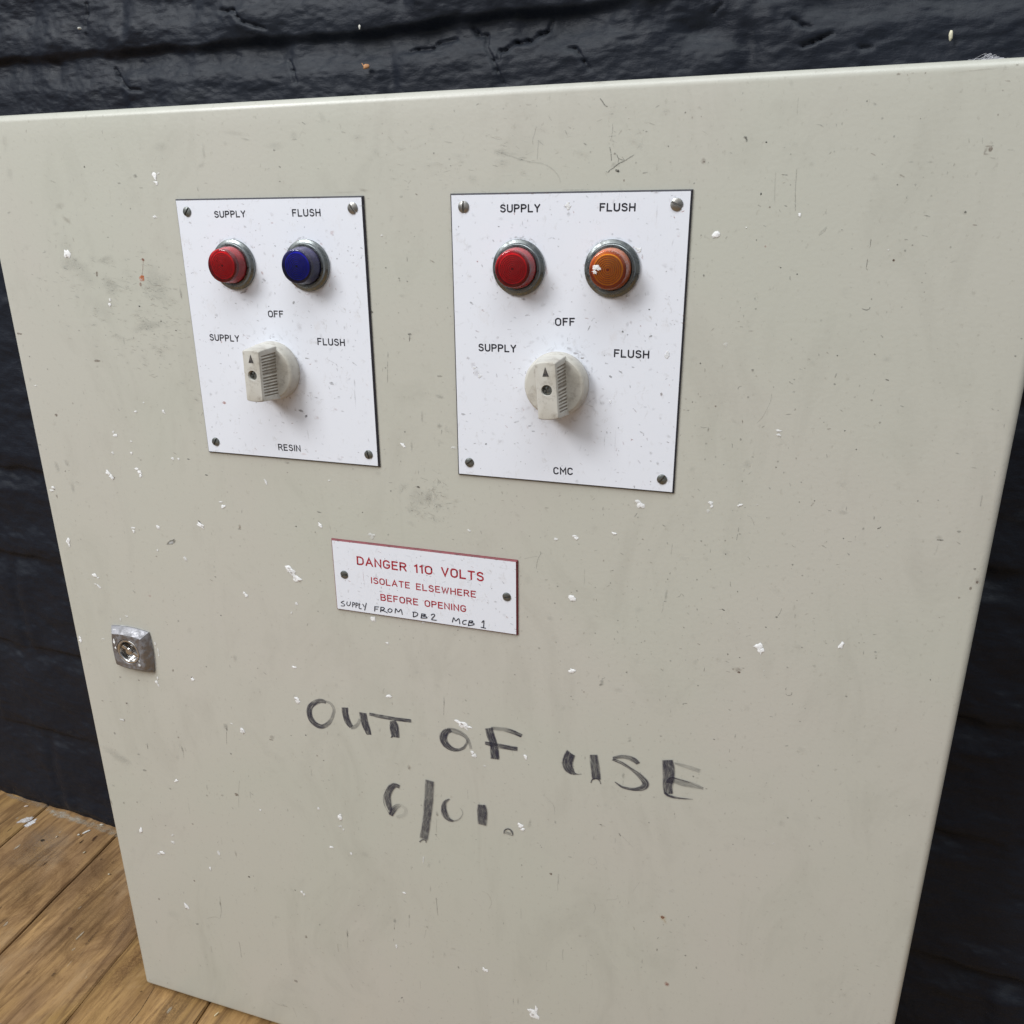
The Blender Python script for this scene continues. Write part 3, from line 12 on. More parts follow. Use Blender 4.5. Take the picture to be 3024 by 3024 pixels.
LINES = [[0.54,"k",0.7,[[414.51,30.07],[411.89,31.54],[409.63,32.89],[406.96,33.89],[404.31,35.81],[402.39,36.98],[401.65,38.18]]],[0.47,"k",0.6,[[402.03,26.33],[402.76,29.53],[403.19,32.94]]],[0.39,"k",0.6,[[405.64,29.82],[406.72,31.76],[409.78,32.76]]],[0.39,"k",0.5,[[408.24,30.95],[409.63,32.68]]],[0.39,"k",0.6,[[406.72,31.76],[406.34,34.01]]],[0.62,"k",0.65,[[396.54,4.89],[397.65,6.09],[398.94,7.86],[400.5,8.74]]],[0.31,"g",0.35,[[403.05,15.71],[403.19,19.73],[402.67,22.5],[402.1,23.88]]],[0.41,"g",0.35,[[364.87,15.89],[364.07,19.07],[363.02,21.9],[363.19,24.42]]],[0.49,"g",0.3,[[366.12,21.86],[365.74,26.31],[365.35,31.37]]],[0.31,"k",0.3,[[403.53,24.98],[403.9,26.74]]],[0.76,"g",0.2,[[342.86,26.36],[352.08,29.41],[360.4,31.82],[368.65,33.28],[373.58,35.95],[376.89,39.67],[377.58,42.62]]],[0.42,"g",0.3,[[354.19,24.65],[356.1,26.02]]],[0.31,"g",0.5,[[401.65,38.18],[400.52,37.29]]],[0.45,"u",0.6,[[115.95,81.45],[114.86,85.76],[113.86,88.66],[113.24,90.48]]],[0.4,"g",0.35,[[293.4,203.73],[298.89,205.16]]],[0.3,"g",0.5,[[369.11,243.17],[367.26,246.5],[366.23,250.54],[365.94,254.11]]],[0.31,"g",0.3,[[358.22,248.38],[363.51,246.56],[366.88,245.61]]],[0.29,"g",0.22,[[394.98,249.7],[395.04,260.97]]],[0.54,"g",0.25,[[444.22,228.43],[444.03,232.11],[443.7,235.68]]],[0.32,"g",0.7,[[478.58,215.48],[478.54,218.15]]],[0.32,"g",0.5,[[478.38,219.23],[478.0,223.16]]],[0.35,"g",0.3,[[441.03,264.8],[441.08,269.43],[440.38,271.86]]],[0.27,"g",0.45,[[448.06,260.99],[450.06,260.11],[450.78,258.49],[452.79,260.11]]],[0.33,"g",0.7,[[512.15,311.59],[512.92,312.64],[514.23,312.63],[515.33,311.8],[515.31,310.3]]],[0.34,"g",0.55,[[546.28,209.08],[547.24,208.51],[548.05,207.69]]],[0.25,"g",0.3,[[482.23,208.54],[484.18,209.17],[485.66,211.79],[486.58,213.64]]],[0.19,"g",0.5,[[503.32,264.97],[504.37,262.59],[504.87,259.92]]],[0.31,"g",0.35,[[506.31,222.4],[507.47,223.46],[508.46,223.48]]],[0.25,"g",0.3,[[502.66,222.47],[504.43,222.13]]],[0.24,"g",0.4,[[533.42,217.59],[535.35,217.43]]],[0.24,"g",0.3,[[529.39,230.89],[531.01,230.83]]],[0.27,"g",0.3,[[471.9,265.02],[474.43,265.03]]],[0.32,"k",0.7,[[525.36,100.17],[527.06,100.81],[528.37,100.56],[528.92,99.42]]],[0.26,"g",0.45,[[524.89,77.66],[524.97,80.28],[524.91,81.92],[525.83,82.9]]],[0.52,"g",0.2,[[525.34,68.91],[525.43,71.6],[525.11,73.22]]],[0.64,"g",0.2,[[505.67,64.02],[504.31,66.18],[502.57,67.53]]],[0.3,"g",0.5,[[472.04,141.52],[472.25,140.38],[473.88,139.67]]],[0.18,"g",0.25,[[488.52,142.03],[488.58,145.77],[487.22,150.24],[485.01,155.45],[482.3,158.82]]],[0.38,"g",0.25,[[490.59,53.42],[491.0,56.91]]],[0.32,"g",0.25,[[504.46,55.71],[504.46,58.11]]],[0.27,"k",0.5,[[539.91,132.85],[541.62,133.42]]],[0.27,"g",0.3,[[536.03,137.81],[535.31,140.73]]],[0.28,"g",0.4,[[477.06,62.79],[478.51,63.35]]],[0.28,"g",0.5,[[473.71,53.59],[475.3,54.58]]],[0.28,"g",0.4,[[483.71,55.76],[484.4,57.12]]],[0.25,"g",0.4,[[454.48,161.95],[456.4,162.48],[458.25,162.03]]],[0.26,"g",0.5,[[444.37,167.6],[445.45,166.53]]],[0.57,"g",0.3,[[489.62,38.19],[489.78,41.58],[489.98,46.55],[490.89,56.61]]],[0.51,"g",0.2,[[480.46,39.52],[480.69,44.51],[481.35,53.34]]],[0.37,"g",0.2,[[487.23,8.19],[487.44,16.13]]],[0.62,"g",0.25,[[525.24,68.81],[525.36,72.6]]],[0.31,"g",0.35,[[525.03,77.71],[525.02,81.56]]],[0.43,"g",0.35,[[495.9,20.12],[497.74,20.19],[499.4,21.32]]],[0.33,"g",0.3,[[564.42,27.65],[564.73,30.21]]],[0.28,"g",0.3,[[559.09,27.75],[559.52,29.76]]],[0.24,"g",0.3,[[504.55,20.03],[504.81,21.22]]],[0.88,"g",0.18,[[505.75,63.38],[504.07,65.28],[502.38,67.19]]],[0.24,"g",0.3,[[546.22,67.28],[549.07,68.09]]],[0.31,"g",0.3,[[504.37,56.75],[504.67,58.32]]],[0.56,"g",0.5,[[128.37,413.97],[127.21,420.6],[126.84,426.26]]],[0.48,"g",0.45,[[85.33,441.34],[85.19,446.94]]],[0.46,"g",0.35,[[133.66,456.25],[131.43,467.93],[129.59,483.1]]],[0.57,"g",0.45,[[141.87,464.37],[141.64,471.15]]],[0.64,"g",0.35,[[98.39,577.01],[98.21,584.71],[97.59,593.9],[95.16,602.43]]],[0.65,"g",0.25,[[95.16,602.43],[89.94,602.07],[80.78,606.83]]],[0.49,"g",0.3,[[52.43,439.89],[51.71,446.22]]],[0.58,"k",0.45,[[291.42,521.93],[291.72,528.32],[291.85,533.5],[292.3,539.28]]],[0.53,"g",0.25,[[214.34,586.12],[213.64,596.32]]],[0.49,"g",0.25,[[256.04,557.76],[255.64,564.71]]],[0.48,"g",0.25,[[268.91,545.06],[268.2,558.73]]],[0.48,"g",0.25,[[282.25,555.02],[280.25,564.43]]],[0.75,"g",0.35,[[110.85,621.38],[111.16,631.15],[110.83,639.68]]],[0.72,"g",0.2,[[232.13,474.54],[232.23,477.64]]],[0.66,"b",0.2,[[325.79,506.19],[331.54,507.65],[334.06,514.47],[331.85,521.48]]],[1.06,"b",0.18,[[134.55,676.81],[140.88,680.89],[150.39,680.62]]],[1.04,"b",0.15,[[155.9,679.41],[158.86,689.45]]],[0.44,"g",0.35,[[406.99,493.25],[408.44,497.04],[407.24,502.17]]],[0.36,"g",0.2,[[403.29,544.91],[403.8,558.28]]],[0.34,"g",0.2,[[370.66,413.57],[378.2,419.54],[379.13,428.11]]],[0.33,"g",0.25,[[423.65,433.02],[427.36,436.43],[431.49,440.23]]],[0.43,"g",0.2,[[402.53,457.92],[404.54,455.66],[407.45,456.58],[407.94,459.47],[405.52,461.55],[402.86,460.86],[402.53,457.92]]],[0.33,"g",0.25,[[408.23,427.71],[413.5,428.81]]],[0.59,"g",0.15,[[424.38,483.43],[420.37,486.47],[415.44,487.72]]],[0.33,"g",0.2,[[437.06,466.49],[433.04,475.76]]],[0.44,"g",0.35,[[294.84,451.0],[294.26,458.02],[293.8,465.07]]],[0.32,"g",0.25,[[294.21,467.05],[295.96,469.39]]],[0.36,"g",0.6,[[303.59,355.89],[303.17,362.67],[302.93,366.76]]],[0.48,"g",0.4,[[260.68,353.69],[259.27,356.85]]],[0.34,"g",0.3,[[353.94,357.81],[353.76,360.0]]],[0.29,"g",0.35,[[423.1,390.43],[423.09,394.55]]],[0.32,"g",0.2,[[374.07,417.29],[378.42,420.58],[379.41,425.78]]],[0.56,"g",0.4,[[276.49,134.97],[275.68,148.16]]],[0.54,"g",0.6,[[290.16,119.46],[291.17,120.79],[290.57,124.03]]],[0.75,"g",0.25,[[590.63,186.7],[590.68,192.99]]]]
STROKES = [[[215.15,373.22,2.46,0.75],[211.25,372.74,3.5,0.75],[206.59,374.83,3.72,0.85],[202.2,378.91,4.17,0.95],[200.61,384.85,4.41,1.0],[202.27,390.41,4.63,1.0],[206.3,393.55,4.21,0.95],[210.81,393.48,3.57,0.8],[215.65,389.63,3.12,0.6],[219.14,383.83,2.48,0.45],[220.73,377.93,2.46,0.35],[218.74,373.76,2.25,0.3],[215.25,372.2,2.05,0.3]],[[229.42,374.56,5.07,1.0],[229.54,380.28,5.1,1.0],[231.02,386.08,4.92,1.0],[233.39,389.38,3.69,0.9]],[[232.87,389.79,3.08,0.7],[235.86,388.89,2.86,0.45],[238.84,385.55,2.64,0.35],[240.48,381.69,2.43,0.3]],[[243.02,375.97,5.62,1.0],[243.61,382.29,5.86,0.95],[245.12,388.06,5.48,1.0],[246.69,393.13,3.66,1.0]],[[247.89,376.03,2.4,0.9],[254.99,376.46,2.98,0.8],[266.3,376.34,2.96,0.85],[279.36,375.56,2.73,1.0]],[[265.46,378.0,4.54,0.8],[266.18,381.64,6.54,1.0],[266.3,386.12,6.76,1.0],[266.76,391.06,5.99,1.0]],[[307.96,377.04,2.86,0.7],[304.02,379.2,4.59,0.95],[302.05,383.83,5.59,1.0],[303.33,388.51,5.41,1.0],[307.49,391.31,3.86,0.95],[312.0,391.55,2.31,0.9],[316.29,389.07,2.1,0.7],[318.71,385.02,1.71,0.6],[318.97,382.02,1.14,0.5]],[[304.82,376.89,2.48,0.6],[310.64,377.18,4.18,0.45],[316.56,378.9,3.22,0.55],[319.84,382.63,2.46,0.5],[321.64,388.92,2.09,0.25]],[[334.32,370.01,5.54,1.0],[335.62,375.5,5.75,1.0],[337.29,380.96,5.59,1.0],[338.08,386.63,6.0,1.0],[338.34,393.23,6.03,1.0]],[[335.88,369.88,2.4,0.5],[344.08,369.0,3.3,0.4],[350.92,369.72,3.28,0.8],[356.86,371.55,2.72,1.0]],[[331.5,381.97,2.44,0.9],[338.31,382.2,3.73,0.7],[346.98,382.23,3.52,0.9],[354.02,381.9,3.31,1.0]],[[263.51,391.73,1.0,1.0],[264.34,390.55,1.0,1.0]],[[389.13,377.28,6.41,1.0],[387.57,382.55,6.98,1.0],[387.36,387.76,7.01,1.0],[389.63,391.07,5.2,0.95],[392.52,392.5,1.43,0.9],[396.67,391.72,0.52,0.4]],[[403.78,375.52,5.06,0.95],[404.65,381.57,5.85,0.8],[405.41,387.56,6.01,0.85],[406.17,393.59,5.79,0.9]],[[402.73,397.14,0.65,0.8],[403.37,394.64,0.77,1.0],[405.86,393.11,0.9,1.0],[408.06,393.99,0.9,1.0],[409.08,396.53,0.77,1.0]],[[432.01,376.14,2.72,1.0],[429.38,374.04,3.46,0.9],[425.08,372.97,3.09,0.6],[420.55,373.54,2.49,0.7],[416.05,375.72,2.25,0.9]],[[415.79,376.45,1.63,0.8],[421.29,377.81,2.25,0.8],[427.69,380.92,2.12,0.7],[433.55,385.01,3.49,0.75],[437.04,389.3,4.36,0.9],[435.63,393.03,3.76,0.95],[430.04,395.55,2.27,0.9],[423.13,395.57,1.65,0.9],[417.82,392.87,0.89,1.0]],[[449.51,369.49,6.52,1.0],[450.51,375.54,7.41,0.9],[450.89,382.11,7.21,0.85],[450.72,388.87,6.16,0.85],[451.47,394.11,5.57,0.9]],[[453.71,370.88,1.2,0.4],[461.15,371.88,3.0,0.22],[469.37,373.34,2.98,0.3]],[[451.56,385.98,2.45,0.8],[452.5,383.09,3.67,0.5],[458.07,383.82,4.87,0.45],[465.78,384.39,3.99,0.4],[472.1,385.27,1.57,0.5]],[[450.24,386.28,0.98,1.0],[450.84,383.19,0.98,1.0],[453.51,381.52,0.85,1.0],[456.85,381.97,0.61,0.9],[463.48,382.72,0.48,0.7]],[[449.09,393.64,1.61,0.9],[452.1,395.32,2.11,0.95],[458.24,395.56,1.36,0.9],[466.45,394.43,0.49,0.5]],[[267.55,431.13,2.92,1.0],[263.68,430.87,4.12,0.95],[260.04,434.77,4.82,0.9],[257.8,440.76,5.13,0.85],[257.93,446.92,5.16,0.85],[259.03,453.58,2.46,0.9]],[[258.99,457.43,3.42,1.0],[261.13,453.07,4.08,0.95],[264.19,448.87,4.06,0.5],[267.45,446.36,2.02,0.25]],[[267.43,446.71,2.42,0.12],[271.33,449.21,2.96,0.12],[269.81,454.42,2.98,0.12],[263.67,458.02,2.46,0.15]],[[256.43,437.65,0.54,0.7],[254.41,442.93,0.54,0.6],[254.78,449.06,0.61,0.7],[257.82,455.97,0.62,0.8]],[[290.77,420.47,6.44,0.9],[289.93,430.51,6.77,0.65],[288.64,442.28,6.59,0.85],[286.85,455.74,6.15,0.8],[283.9,472.17,6.4,0.8]],[[280.6,475.15,1.37,0.9],[282.88,472.79,0.95,0.9],[285.37,472.5,0.95,0.9],[285.78,474.5,0.82,0.9]],[[305.1,432.43,0.77,0.9],[301.71,435.77,2.59,0.9],[300.31,441.5,4.04,0.95],[301.33,446.67,4.85,0.9],[303.92,449.77,3.28,0.9],[307.5,450.45,1.44,0.8]],[[307.5,450.31,1.05,0.6],[311.76,447.49,0.91,0.5],[314.26,442.82,0.71,0.5],[313.76,439.58,0.58,0.45],[312.32,438.05,0.39,0.3]],[[328.44,431.5,5.43,0.95],[328.59,435.97,7.1,1.0],[328.61,441.3,7.01,1.0],[328.36,448.41,6.16,0.8]],[[344.21,451.8,0.89,0.8],[344.35,449.07,0.89,0.95],[346.5,446.99,0.88,1.0],[348.78,447.48,1.39,1.0],[350.31,450.23,1.01,1.0],[349.5,451.98,0.76,0.8]],[[345.03,450.24,2.54,0.4],[349.05,450.89,2.53,0.4]]]
TEXTS = {"resin":[["SUPPLY",172.04,57.13,193.08,56.98,3.78],["FLUSH",223.48,56.92,241.41,56.89,4.02],["OFF",201.24,112.63,211.67,112.49,4.03],["SUPPLY",158.23,127.65,179.35,127.75,4.09],["FLUSH",232.72,127.62,250.67,127.64,4.16],["RESIN",198.81,193.82,214.71,193.5,4.22]],"cmc":[["SUPPLY",346.02,55.94,367.58,56.02,4.08],["FLUSH",398.2,55.93,416.18,56.11,4.01],["OFF",376.03,112.5,386.85,112.19,4.24],["SUPPLY",332.71,127.4,354.46,127.3,4.22],["FLUSH",408.01,127.64,426.46,127.66,4.24],["CMC",376.08,194.27,387.42,193.78,4.3]],"danger":[["DANGER",247.84,265.16,282.36,265.67,6.01],["110",287.53,265.75,299.74,265.66,5.91],["VOLTS",305.52,265.65,333.4,265.8,6.25],["ISOLATE",256.97,276.94,284.0,277.11,4.56],["ELSEWHERE",288.22,277.29,328.04,277.26,4.61],["BEFORE",262.96,288.16,289.19,288.05,4.76],["OPENING",293.5,288.05,321.37,288.03,4.68]]}
STROKE_WORD = ["OF","OF","OF","OF","OF","OF","OF","OF","OF","OF","OF","OF","USE","USE","USE","USE","USE","USE","USE","USE","USE","USE","6/01.","6/01.","6/01.","6/01.","6/01.","6/01.","6/01.","6/01.","6/01.","6/01.","6/01."]
PEN = [[[236.34,292.11],[234.26,293.33],[235.63,294.08],[236.68,294.71],[235.96,295.75],[234.05,295.87]],[[238.7,292.32],[238.3,294.33],[239.5,295.09],[240.69,293.99],[241.09,291.99]],[[242.73,292.15],[242.31,295.48]],[[242.73,292.15],[244.04,292.43],[243.88,293.54],[242.58,294.03]],[[245.16,292.12],[244.74,295.52]],[[245.16,292.12],[246.47,292.4],[246.31,293.51],[245.02,294.0]],[[247.66,292.23],[247.09,295.65],[248.72,295.81]],[[250.06,292.51],[250.8,294.11]],[[252.55,291.39],[251.01,296.57]],[[258.57,292.85],[258.18,296.31]],[[258.56,293.01],[261.2,292.79]],[[258.29,294.67],[260.4,294.45]],[[262.82,292.79],[262.44,296.16]],[[262.82,292.79],[264.59,292.69],[265.31,293.36],[264.48,294.33],[262.91,294.86],[264.97,295.18],[267.14,296.1]],[[269.17,292.89],[267.89,293.84],[267.81,295.08],[269.01,295.52],[270.36,294.71],[270.51,293.46],[269.17,292.89]],[[272.68,295.46],[273.32,292.29],[274.95,294.36],[276.96,292.31],[277.68,295.81]],[[285.66,292.96],[285.28,296.23]],[[285.06,293.05],[287.32,292.88],[288.47,293.7],[287.81,295.17],[285.42,296.44]],[[291.33,293.29],[290.68,296.05]],[[291.18,293.31],[293.41,293.36],[293.76,293.84],[291.49,294.79],[294.24,294.92],[294.5,295.79],[290.67,296.36]],[[297.72,293.27],[298.79,292.43],[299.82,292.43],[299.93,293.55],[297.89,296.36],[301.15,296.33]],[[311.95,296.09],[312.92,292.93],[314.24,295.0],[316.33,293.03],[316.88,296.56]],[[321.38,293.49],[319.41,294.08],[318.79,295.52],[319.42,296.48],[321.02,296.09]],[[323.25,293.51],[322.59,296.76]],[[323.25,293.51],[325.41,293.26],[325.25,293.96],[323.5,294.82],[326.09,294.73],[326.07,295.79],[322.58,296.99]],[[331.62,293.38],[332.86,292.08],[332.63,296.75]],[[331.06,296.76],[333.91,297.0]]]
PLATE_MARKS = {"resin":[[191.87,62.09,1.0,0.82,0.0,"b",0.5,1],[209.91,60.01,0.9,0.62,0.0,"p",0.6,1],[247.5,65.39,1.44,1.34,0.0,"p",0.35,1],[154.73,59.67,1.37,0.65,20.0,"b",0.35,1],[200.24,87.5,0.54,1.17,-20.0,"p",0.5,0],[200.93,91.37,1.17,0.52,30.0,"g",0.4,0],[185.86,98.48,2.39,0.47,-15.0,"b",0.6,0],[219.19,103.76,0.85,0.79,-40.0,"g",0.6,0],[210.49,72.47,0.68,0.25,30.0,"g",0.5,0],[174.0,69.64,1.19,1.29,-30.0,"b",0.2,1],[249.56,79.19,0.51,0.37,0.0,"g",0.6,0],[221.59,117.45,1.93,3.69,-10.0,"b",0.18,1],[224.75,135.69,1.33,0.34,5.0,"g",0.7,0],[217.54,167.75,1.77,0.65,20.0,"g",0.6,0],[220.57,170.92,1.05,0.72,-40.0,"k",0.7,0],[162.97,165.84,1.54,0.75,10.0,"p",0.6,0],[240.04,149.84,1.55,0.9,20.0,"g",0.45,0],[228.55,158.98,1.98,0.5,5.0,"g",0.35,1],[241.39,165.39,1.56,0.92,0.0,"p",0.25,1],[255.13,149.08,0.53,2.74,0.0,"g",0.4,1],[254.8,157.32,0.19,6.94,0.0,"g",0.4,1],[228.33,171.15,1.59,1.44,0.0,"p",0.25,1],[216.77,194.82,2.06,0.97,0.0,"o",0.2,1],[220.89,182.06,0.49,4.77,-5.0,"b",0.2,1],[165.33,112.26,1.24,1.04,30.0,"g",0.35,1],[166.32,128.07,0.5,0.71,0.0,"p",0.5,0],[176.3,157.7,2.1,0.44,25.0,"g",0.25,1],[201.21,124.81,0.56,0.27,0.0,"g",0.5,0],[255.87,137.56,1.88,0.27,35.0,"g",0.35,0],[240.81,136.85,3.83,0.34,25.0,"g",0.3,1],[204.97,201.72,1.68,0.53,0.0,"g",0.2,1]],"cmc":[[381.56,53.5,1.98,1.42,20.0,"g",0.4,1],[382.47,57.07,1.06,1.3,-15.0,"g",0.4,1],[333.06,80.14,0.46,0.28,40.0,"r",0.8,0],[345.2,62.74,0.45,0.27,0.0,"k",0.7,0],[425.36,102.82,0.48,0.27,0.0,"k",0.9,0],[426.73,56.84,0.27,5.03,0.0,"g",0.25,1],[358.67,99.02,1.51,0.91,10.0,"g",0.5,1],[412.17,114.29,0.5,0.49,0.0,"g",0.8,0],[394.48,112.88,1.46,0.32,-60.0,"g",0.5,0],[396.18,108.63,1.09,0.28,-60.0,"g",0.4,0],[435.16,70.79,0.33,1.92,10.0,"g",0.25,1],[329.3,101.75,1.18,0.5,30.0,"g",0.4,0],[322.92,62.62,0.39,0.41,0.0,"k",0.5,0],[416.23,109.47,0.92,0.89,30.0,"b",0.35,1],[414.72,115.74,0.43,0.42,0.0,"g",0.5,0],[425.91,47.49,1.98,0.62,0.0,"b",0.3,1],[357.22,68.47,1.85,0.87,0.0,"b",0.25,1],[398.03,110.1,0.36,0.28,0.0,"g",0.4,0],[343.91,119.61,0.94,0.95,0.0,"b",0.3,1],[326.6,131.39,1.21,0.9,0.0,"b",0.4,1],[329.33,135.04,2.02,1.51,30.0,"b",0.22,1],[331.66,139.48,2.43,2.28,20.0,"b",0.2,1],[391.2,128.75,0.96,0.36,0.0,"b",0.7,0],[387.43,126.38,1.49,0.5,0.0,"b",0.45,0],[406.55,137.81,0.95,0.58,30.0,"g",0.6,0],[411.91,135.19,1.23,0.32,30.0,"g",0.5,0],[362.18,167.4,1.03,0.31,-10.0,"k",0.6,0],[364.4,170.29,0.95,0.23,5.0,"k",0.5,0],[336.2,179.64,0.58,0.48,-40.0,"k",0.7,0],[433.78,145.81,0.57,1.01,-20.0,"b",0.55,0],[411.82,165.16,0.33,0.34,0.0,"k",0.7,0],[424.55,166.92,1.24,0.37,30.0,"g",0.4,0],[433.77,183.21,0.95,1.29,-30.0,"g",0.3,1],[429.84,177.82,1.1,0.98,40.0,"g",0.3,1],[404.55,173.24,0.23,4.19,0.0,"g",0.25,1],[410.39,172.82,0.22,7.59,0.0,"g",0.15,1],[323.45,142.92,0.82,2.3,0.0,"g",0.18,1],[322.74,163.2,1.25,0.63,10.0,"g",0.4,0],[354.62,165.49,1.6,0.54,-20.0,"g",0.3,0],[426.72,116.16,0.91,0.41,-20.0,"g",0.5,0],[344.85,177.57,2.05,1.04,-30.0,"b",0.2,1],[446.01,153.4,0.7,0.29,0.0,"b",0.5,0],[396.31,154.15,2.25,0.45,20.0,"b",0.3,1]],"danger":[[251.85,273.3,0.23,6.88,0.0,"r",0.25,1],[251.89,277.99,0.94,0.46,0.0,"g",0.35,1],[293.79,260.21,1.48,0.95,-20.0,"g",0.5,1],[263.54,281.6,1.71,0.77,0.0,"g",0.3,1],[261.08,287.66,1.17,0.46,0.0,"g",0.35,1],[340.68,278.06,1.2,0.73,0.0,"g",0.35,1],[345.68,264.76,1.39,0.32,50.0,"g",0.3,0],[240.09,284.77,0.8,1.56,0.0,"g",0.2,1],[300.63,279.56,0.52,1.12,0.0,"g",0.25,1],[301.63,269.08,0.18,2.21,0.0,"g",0.2,1],[234.62,289.0,1.05,0.95,0.0,"g",0.2,1],[307.34,255.15,2.17,0.32,-10.0,"g",0.3,1],[312.96,257.48,1.8,0.94,20.0,"g",0.2,1],[242.33,256.87,0.39,1.51,0.0,"g",0.2,1],[332.15,284.4,0.72,0.44,0.0,"g",0.3,1],[284.18,254.84,2.23,0.51,0.0,"g",0.15,1]]}
PLATE_CHIPS = {"resin":[],"cmc":[[382.05,53.32,1.77,1.29,10,0.8],[382.24,51.9,0.71,0.84,20,0.8],[419.16,74.03,1.16,1.1,0,0.8],[417.21,73.26,0.89,0.45,20,0.8],[435.93,125.18,1.53,1.6,0,0.6],[407.17,151.3,0.74,0.96,0,0.5],[329.7,136.54,1.05,0.76,0,0.6],[333.24,140.93,1.21,0.99,0,0.6]],"danger":[]}
CRACKS = [[1.7409326424870468,[302.26,-37.87],[302.93,-43.28],[305.93,-43.07],[313.1,-47.75],[315.46,-46.8],[320.4,-48.38],[321.93,-47.3],[328.31,-51.65],[332.35,-51.53]],[1.1606217616580314,[282.58,-58.06],[285.57,-55.38],[286.14,-53.37],[292.22,-53.4],[293.33,-47.9]],[1.0155440414507773,[293.29,-45.43],[298.63,-38.11],[301.58,-31.93],[305.74,-23.63]],[1.3056994818652852,[237.95,-47.28],[242.56,-48.5],[254.13,-48.39],[257.44,-51.49],[270.69,-52.53]],[1.0155440414507773,[349.02,-41.51],[352.99,-41.04],[355.86,-38.16],[359.35,-33.13],[362.82,-29.06]],[0.8704663212435234,[336.29,-58.64],[334.06,-53.12],[330.62,-51.47]],[1.1606217616580314,[102.9,-81.75],[106.76,-77.12],[110.78,-73.56],[120.83,-70.61],[127.95,-68.45]],[0.8704663212435234,[-32.18,-97.56],[-32.92,-90.69],[-35.67,-82.76]],[1.1606217616580314,[-16.06,-53.0],[-13.63,-48.06],[-8.01,-41.72],[-1.89,-37.76],[8.22,-36.6]],[1.0155440414507773,[142.37,-47.91],[146.05,-41.66],[148.83,-33.78]],[1.0155440414507773,[91.65,-82.68],[96.79,-81.39],[102.93,-81.96]],[1.0155440414507773,[481.29,-46.31],[486.44,-42.82],[490.85,-41.6]],[1.1606217616580314,[502.13,-37.66],[496.74,-35.42],[493.12,-33.91],[487.58,-32.08]],[0.8704663212435234,[517.96,-29.49],[523.47,-29.37]],[1.0155440414507773,[436.16,-54.0],[439.97,-57.28]]]
WALL_BITS = {"orange":[207.76,-39.39],"seed":[562.08,-31.63],"crumb":[204.52,-63.09],"grain":[-38.24,-80.84]}
FLOOR_BITS = {"a0":[-294.76,134.07],"a1":[-283.55,146.09],"b0":[-279.73,130.35],"b1":[-278.14,144.65],"spotA":[-289.11,139.69],"spotB":[-277.97,137.75],"splinter":[-205.81,144.64],"speck":[-242.78,119.62],"hole":[-189.48,139.41],"c1":[-210.39,138.47],"c2":[-231.67,128.61],"c3":[-182.93,118.08],"c4":[-307.89,158.44],"c5":[-198.13,159.52],"c6":[-133.02,100.26],"c7":[-90.72,67.96],"res0":[-276.26,161.01],"res1":[-247.57,155.71],"res2":[-214.17,155.3],"res3":[-181.35,153.44],"scr1":[-116.85,31.43],"scr2":[-88.1,28.16],"fleck":[79.04,-4.44],"hz1":[-5.37,-31.58],"g1":[-32.88,70.24]}
FLOOR_LINES = [[[-280.49,97.94],[-281.88,123.18],[-285.13,164.51]],[[-158.55,-10.79],[-163.31,42.48],[-165.02,91.43],[-169.27,146.39]],[[-44.88,-52.03],[-46.5,-30.16],[-47.23,-6.39],[-49.08,41.22]],[[12.51,-34.04],[12.06,-19.04],[8.0,1.73]],[[64.63,-17.71],[64.46,-0.48]],[[-310.88,125.04],[-309.27,162.22]]]
WALL = [148.070795697573,-0.05880455225772823]
TUFT = [[562.04,-2.77]]


def loc(x, y, z=0.0):
    """door coordinates in mm (x right, y down, z into the wall) -> metres"""
    return Vector((x/1000, z/1000, (FLOOR_Y-y)/1000))
def dirv(x, y, z): return Vector((x, z, -y))

# ------------------------------------------------------------ camera
cd = bpy.data.cameras.new('camera'); cam = bpy.data.objects.new('camera', cd); COL.objects.link(cam)
Rm = CAM['R']
rt = dirv(*Rm[0]); dn = dirv(*Rm[1]); fw = dirv(*Rm[2])
m = Matrix.Identity(4)
for i in range(3):
    m[i][0] = rt[i]; m[i][1] = -dn[i]; m[i][2] = -fw[i]
m.translation = loc(*CAM['o'])
cam.matrix_world = m
cd.sensor_width = 36; cd.sensor_fit = 'HORIZONTAL'; cd.lens = CAM['f']/3024*36
cd.clip_start = 0.02; cd.clip_end = 50
SC.camera = cam

# ------------------------------------------------------------ world and lamps
w = bpy.data.worlds.new('World'); SC.world = w; w.use_nodes = True
nt = w.node_tree; nt.nodes.clear()
out = nt.nodes.new('ShaderNodeOutputWorld'); bg = nt.nodes.new('ShaderNodeBackground')
tc = nt.nodes.new('ShaderNodeTexCoord'); sx = nt.nodes.new('ShaderNodeSeparateXYZ'); cr = nt.nodes.new('ShaderNodeValToRGB')
mp = nt.nodes.new('ShaderNodeMapRange'); mp.inputs[1].default_value = -1; mp.inputs[2].default_value = 1
nt.links.new(tc.outputs['Generated'], sx.inputs[0]); nt.links.new(sx.outputs['Z'], mp.inputs[0])
nt.links.new(mp.outputs[0], cr.inputs[0]); nt.links.new(cr.outputs[0], bg.inputs[0]); nt.links.new(bg.outputs[0], out.inputs[0])
e = cr.color_ramp.elements
e[0].position = 0.3; e[0].color = (0.10, 0.10, 0.10, 1)
e[1].position = 0.9; e[1].color = (0.86, 0.92, 1.0, 1)
x = cr.color_ramp.elements.new(0.5); x.color = (0.34, 0.36, 0.39, 1)
bg.inputs[1].default_value = 0.52

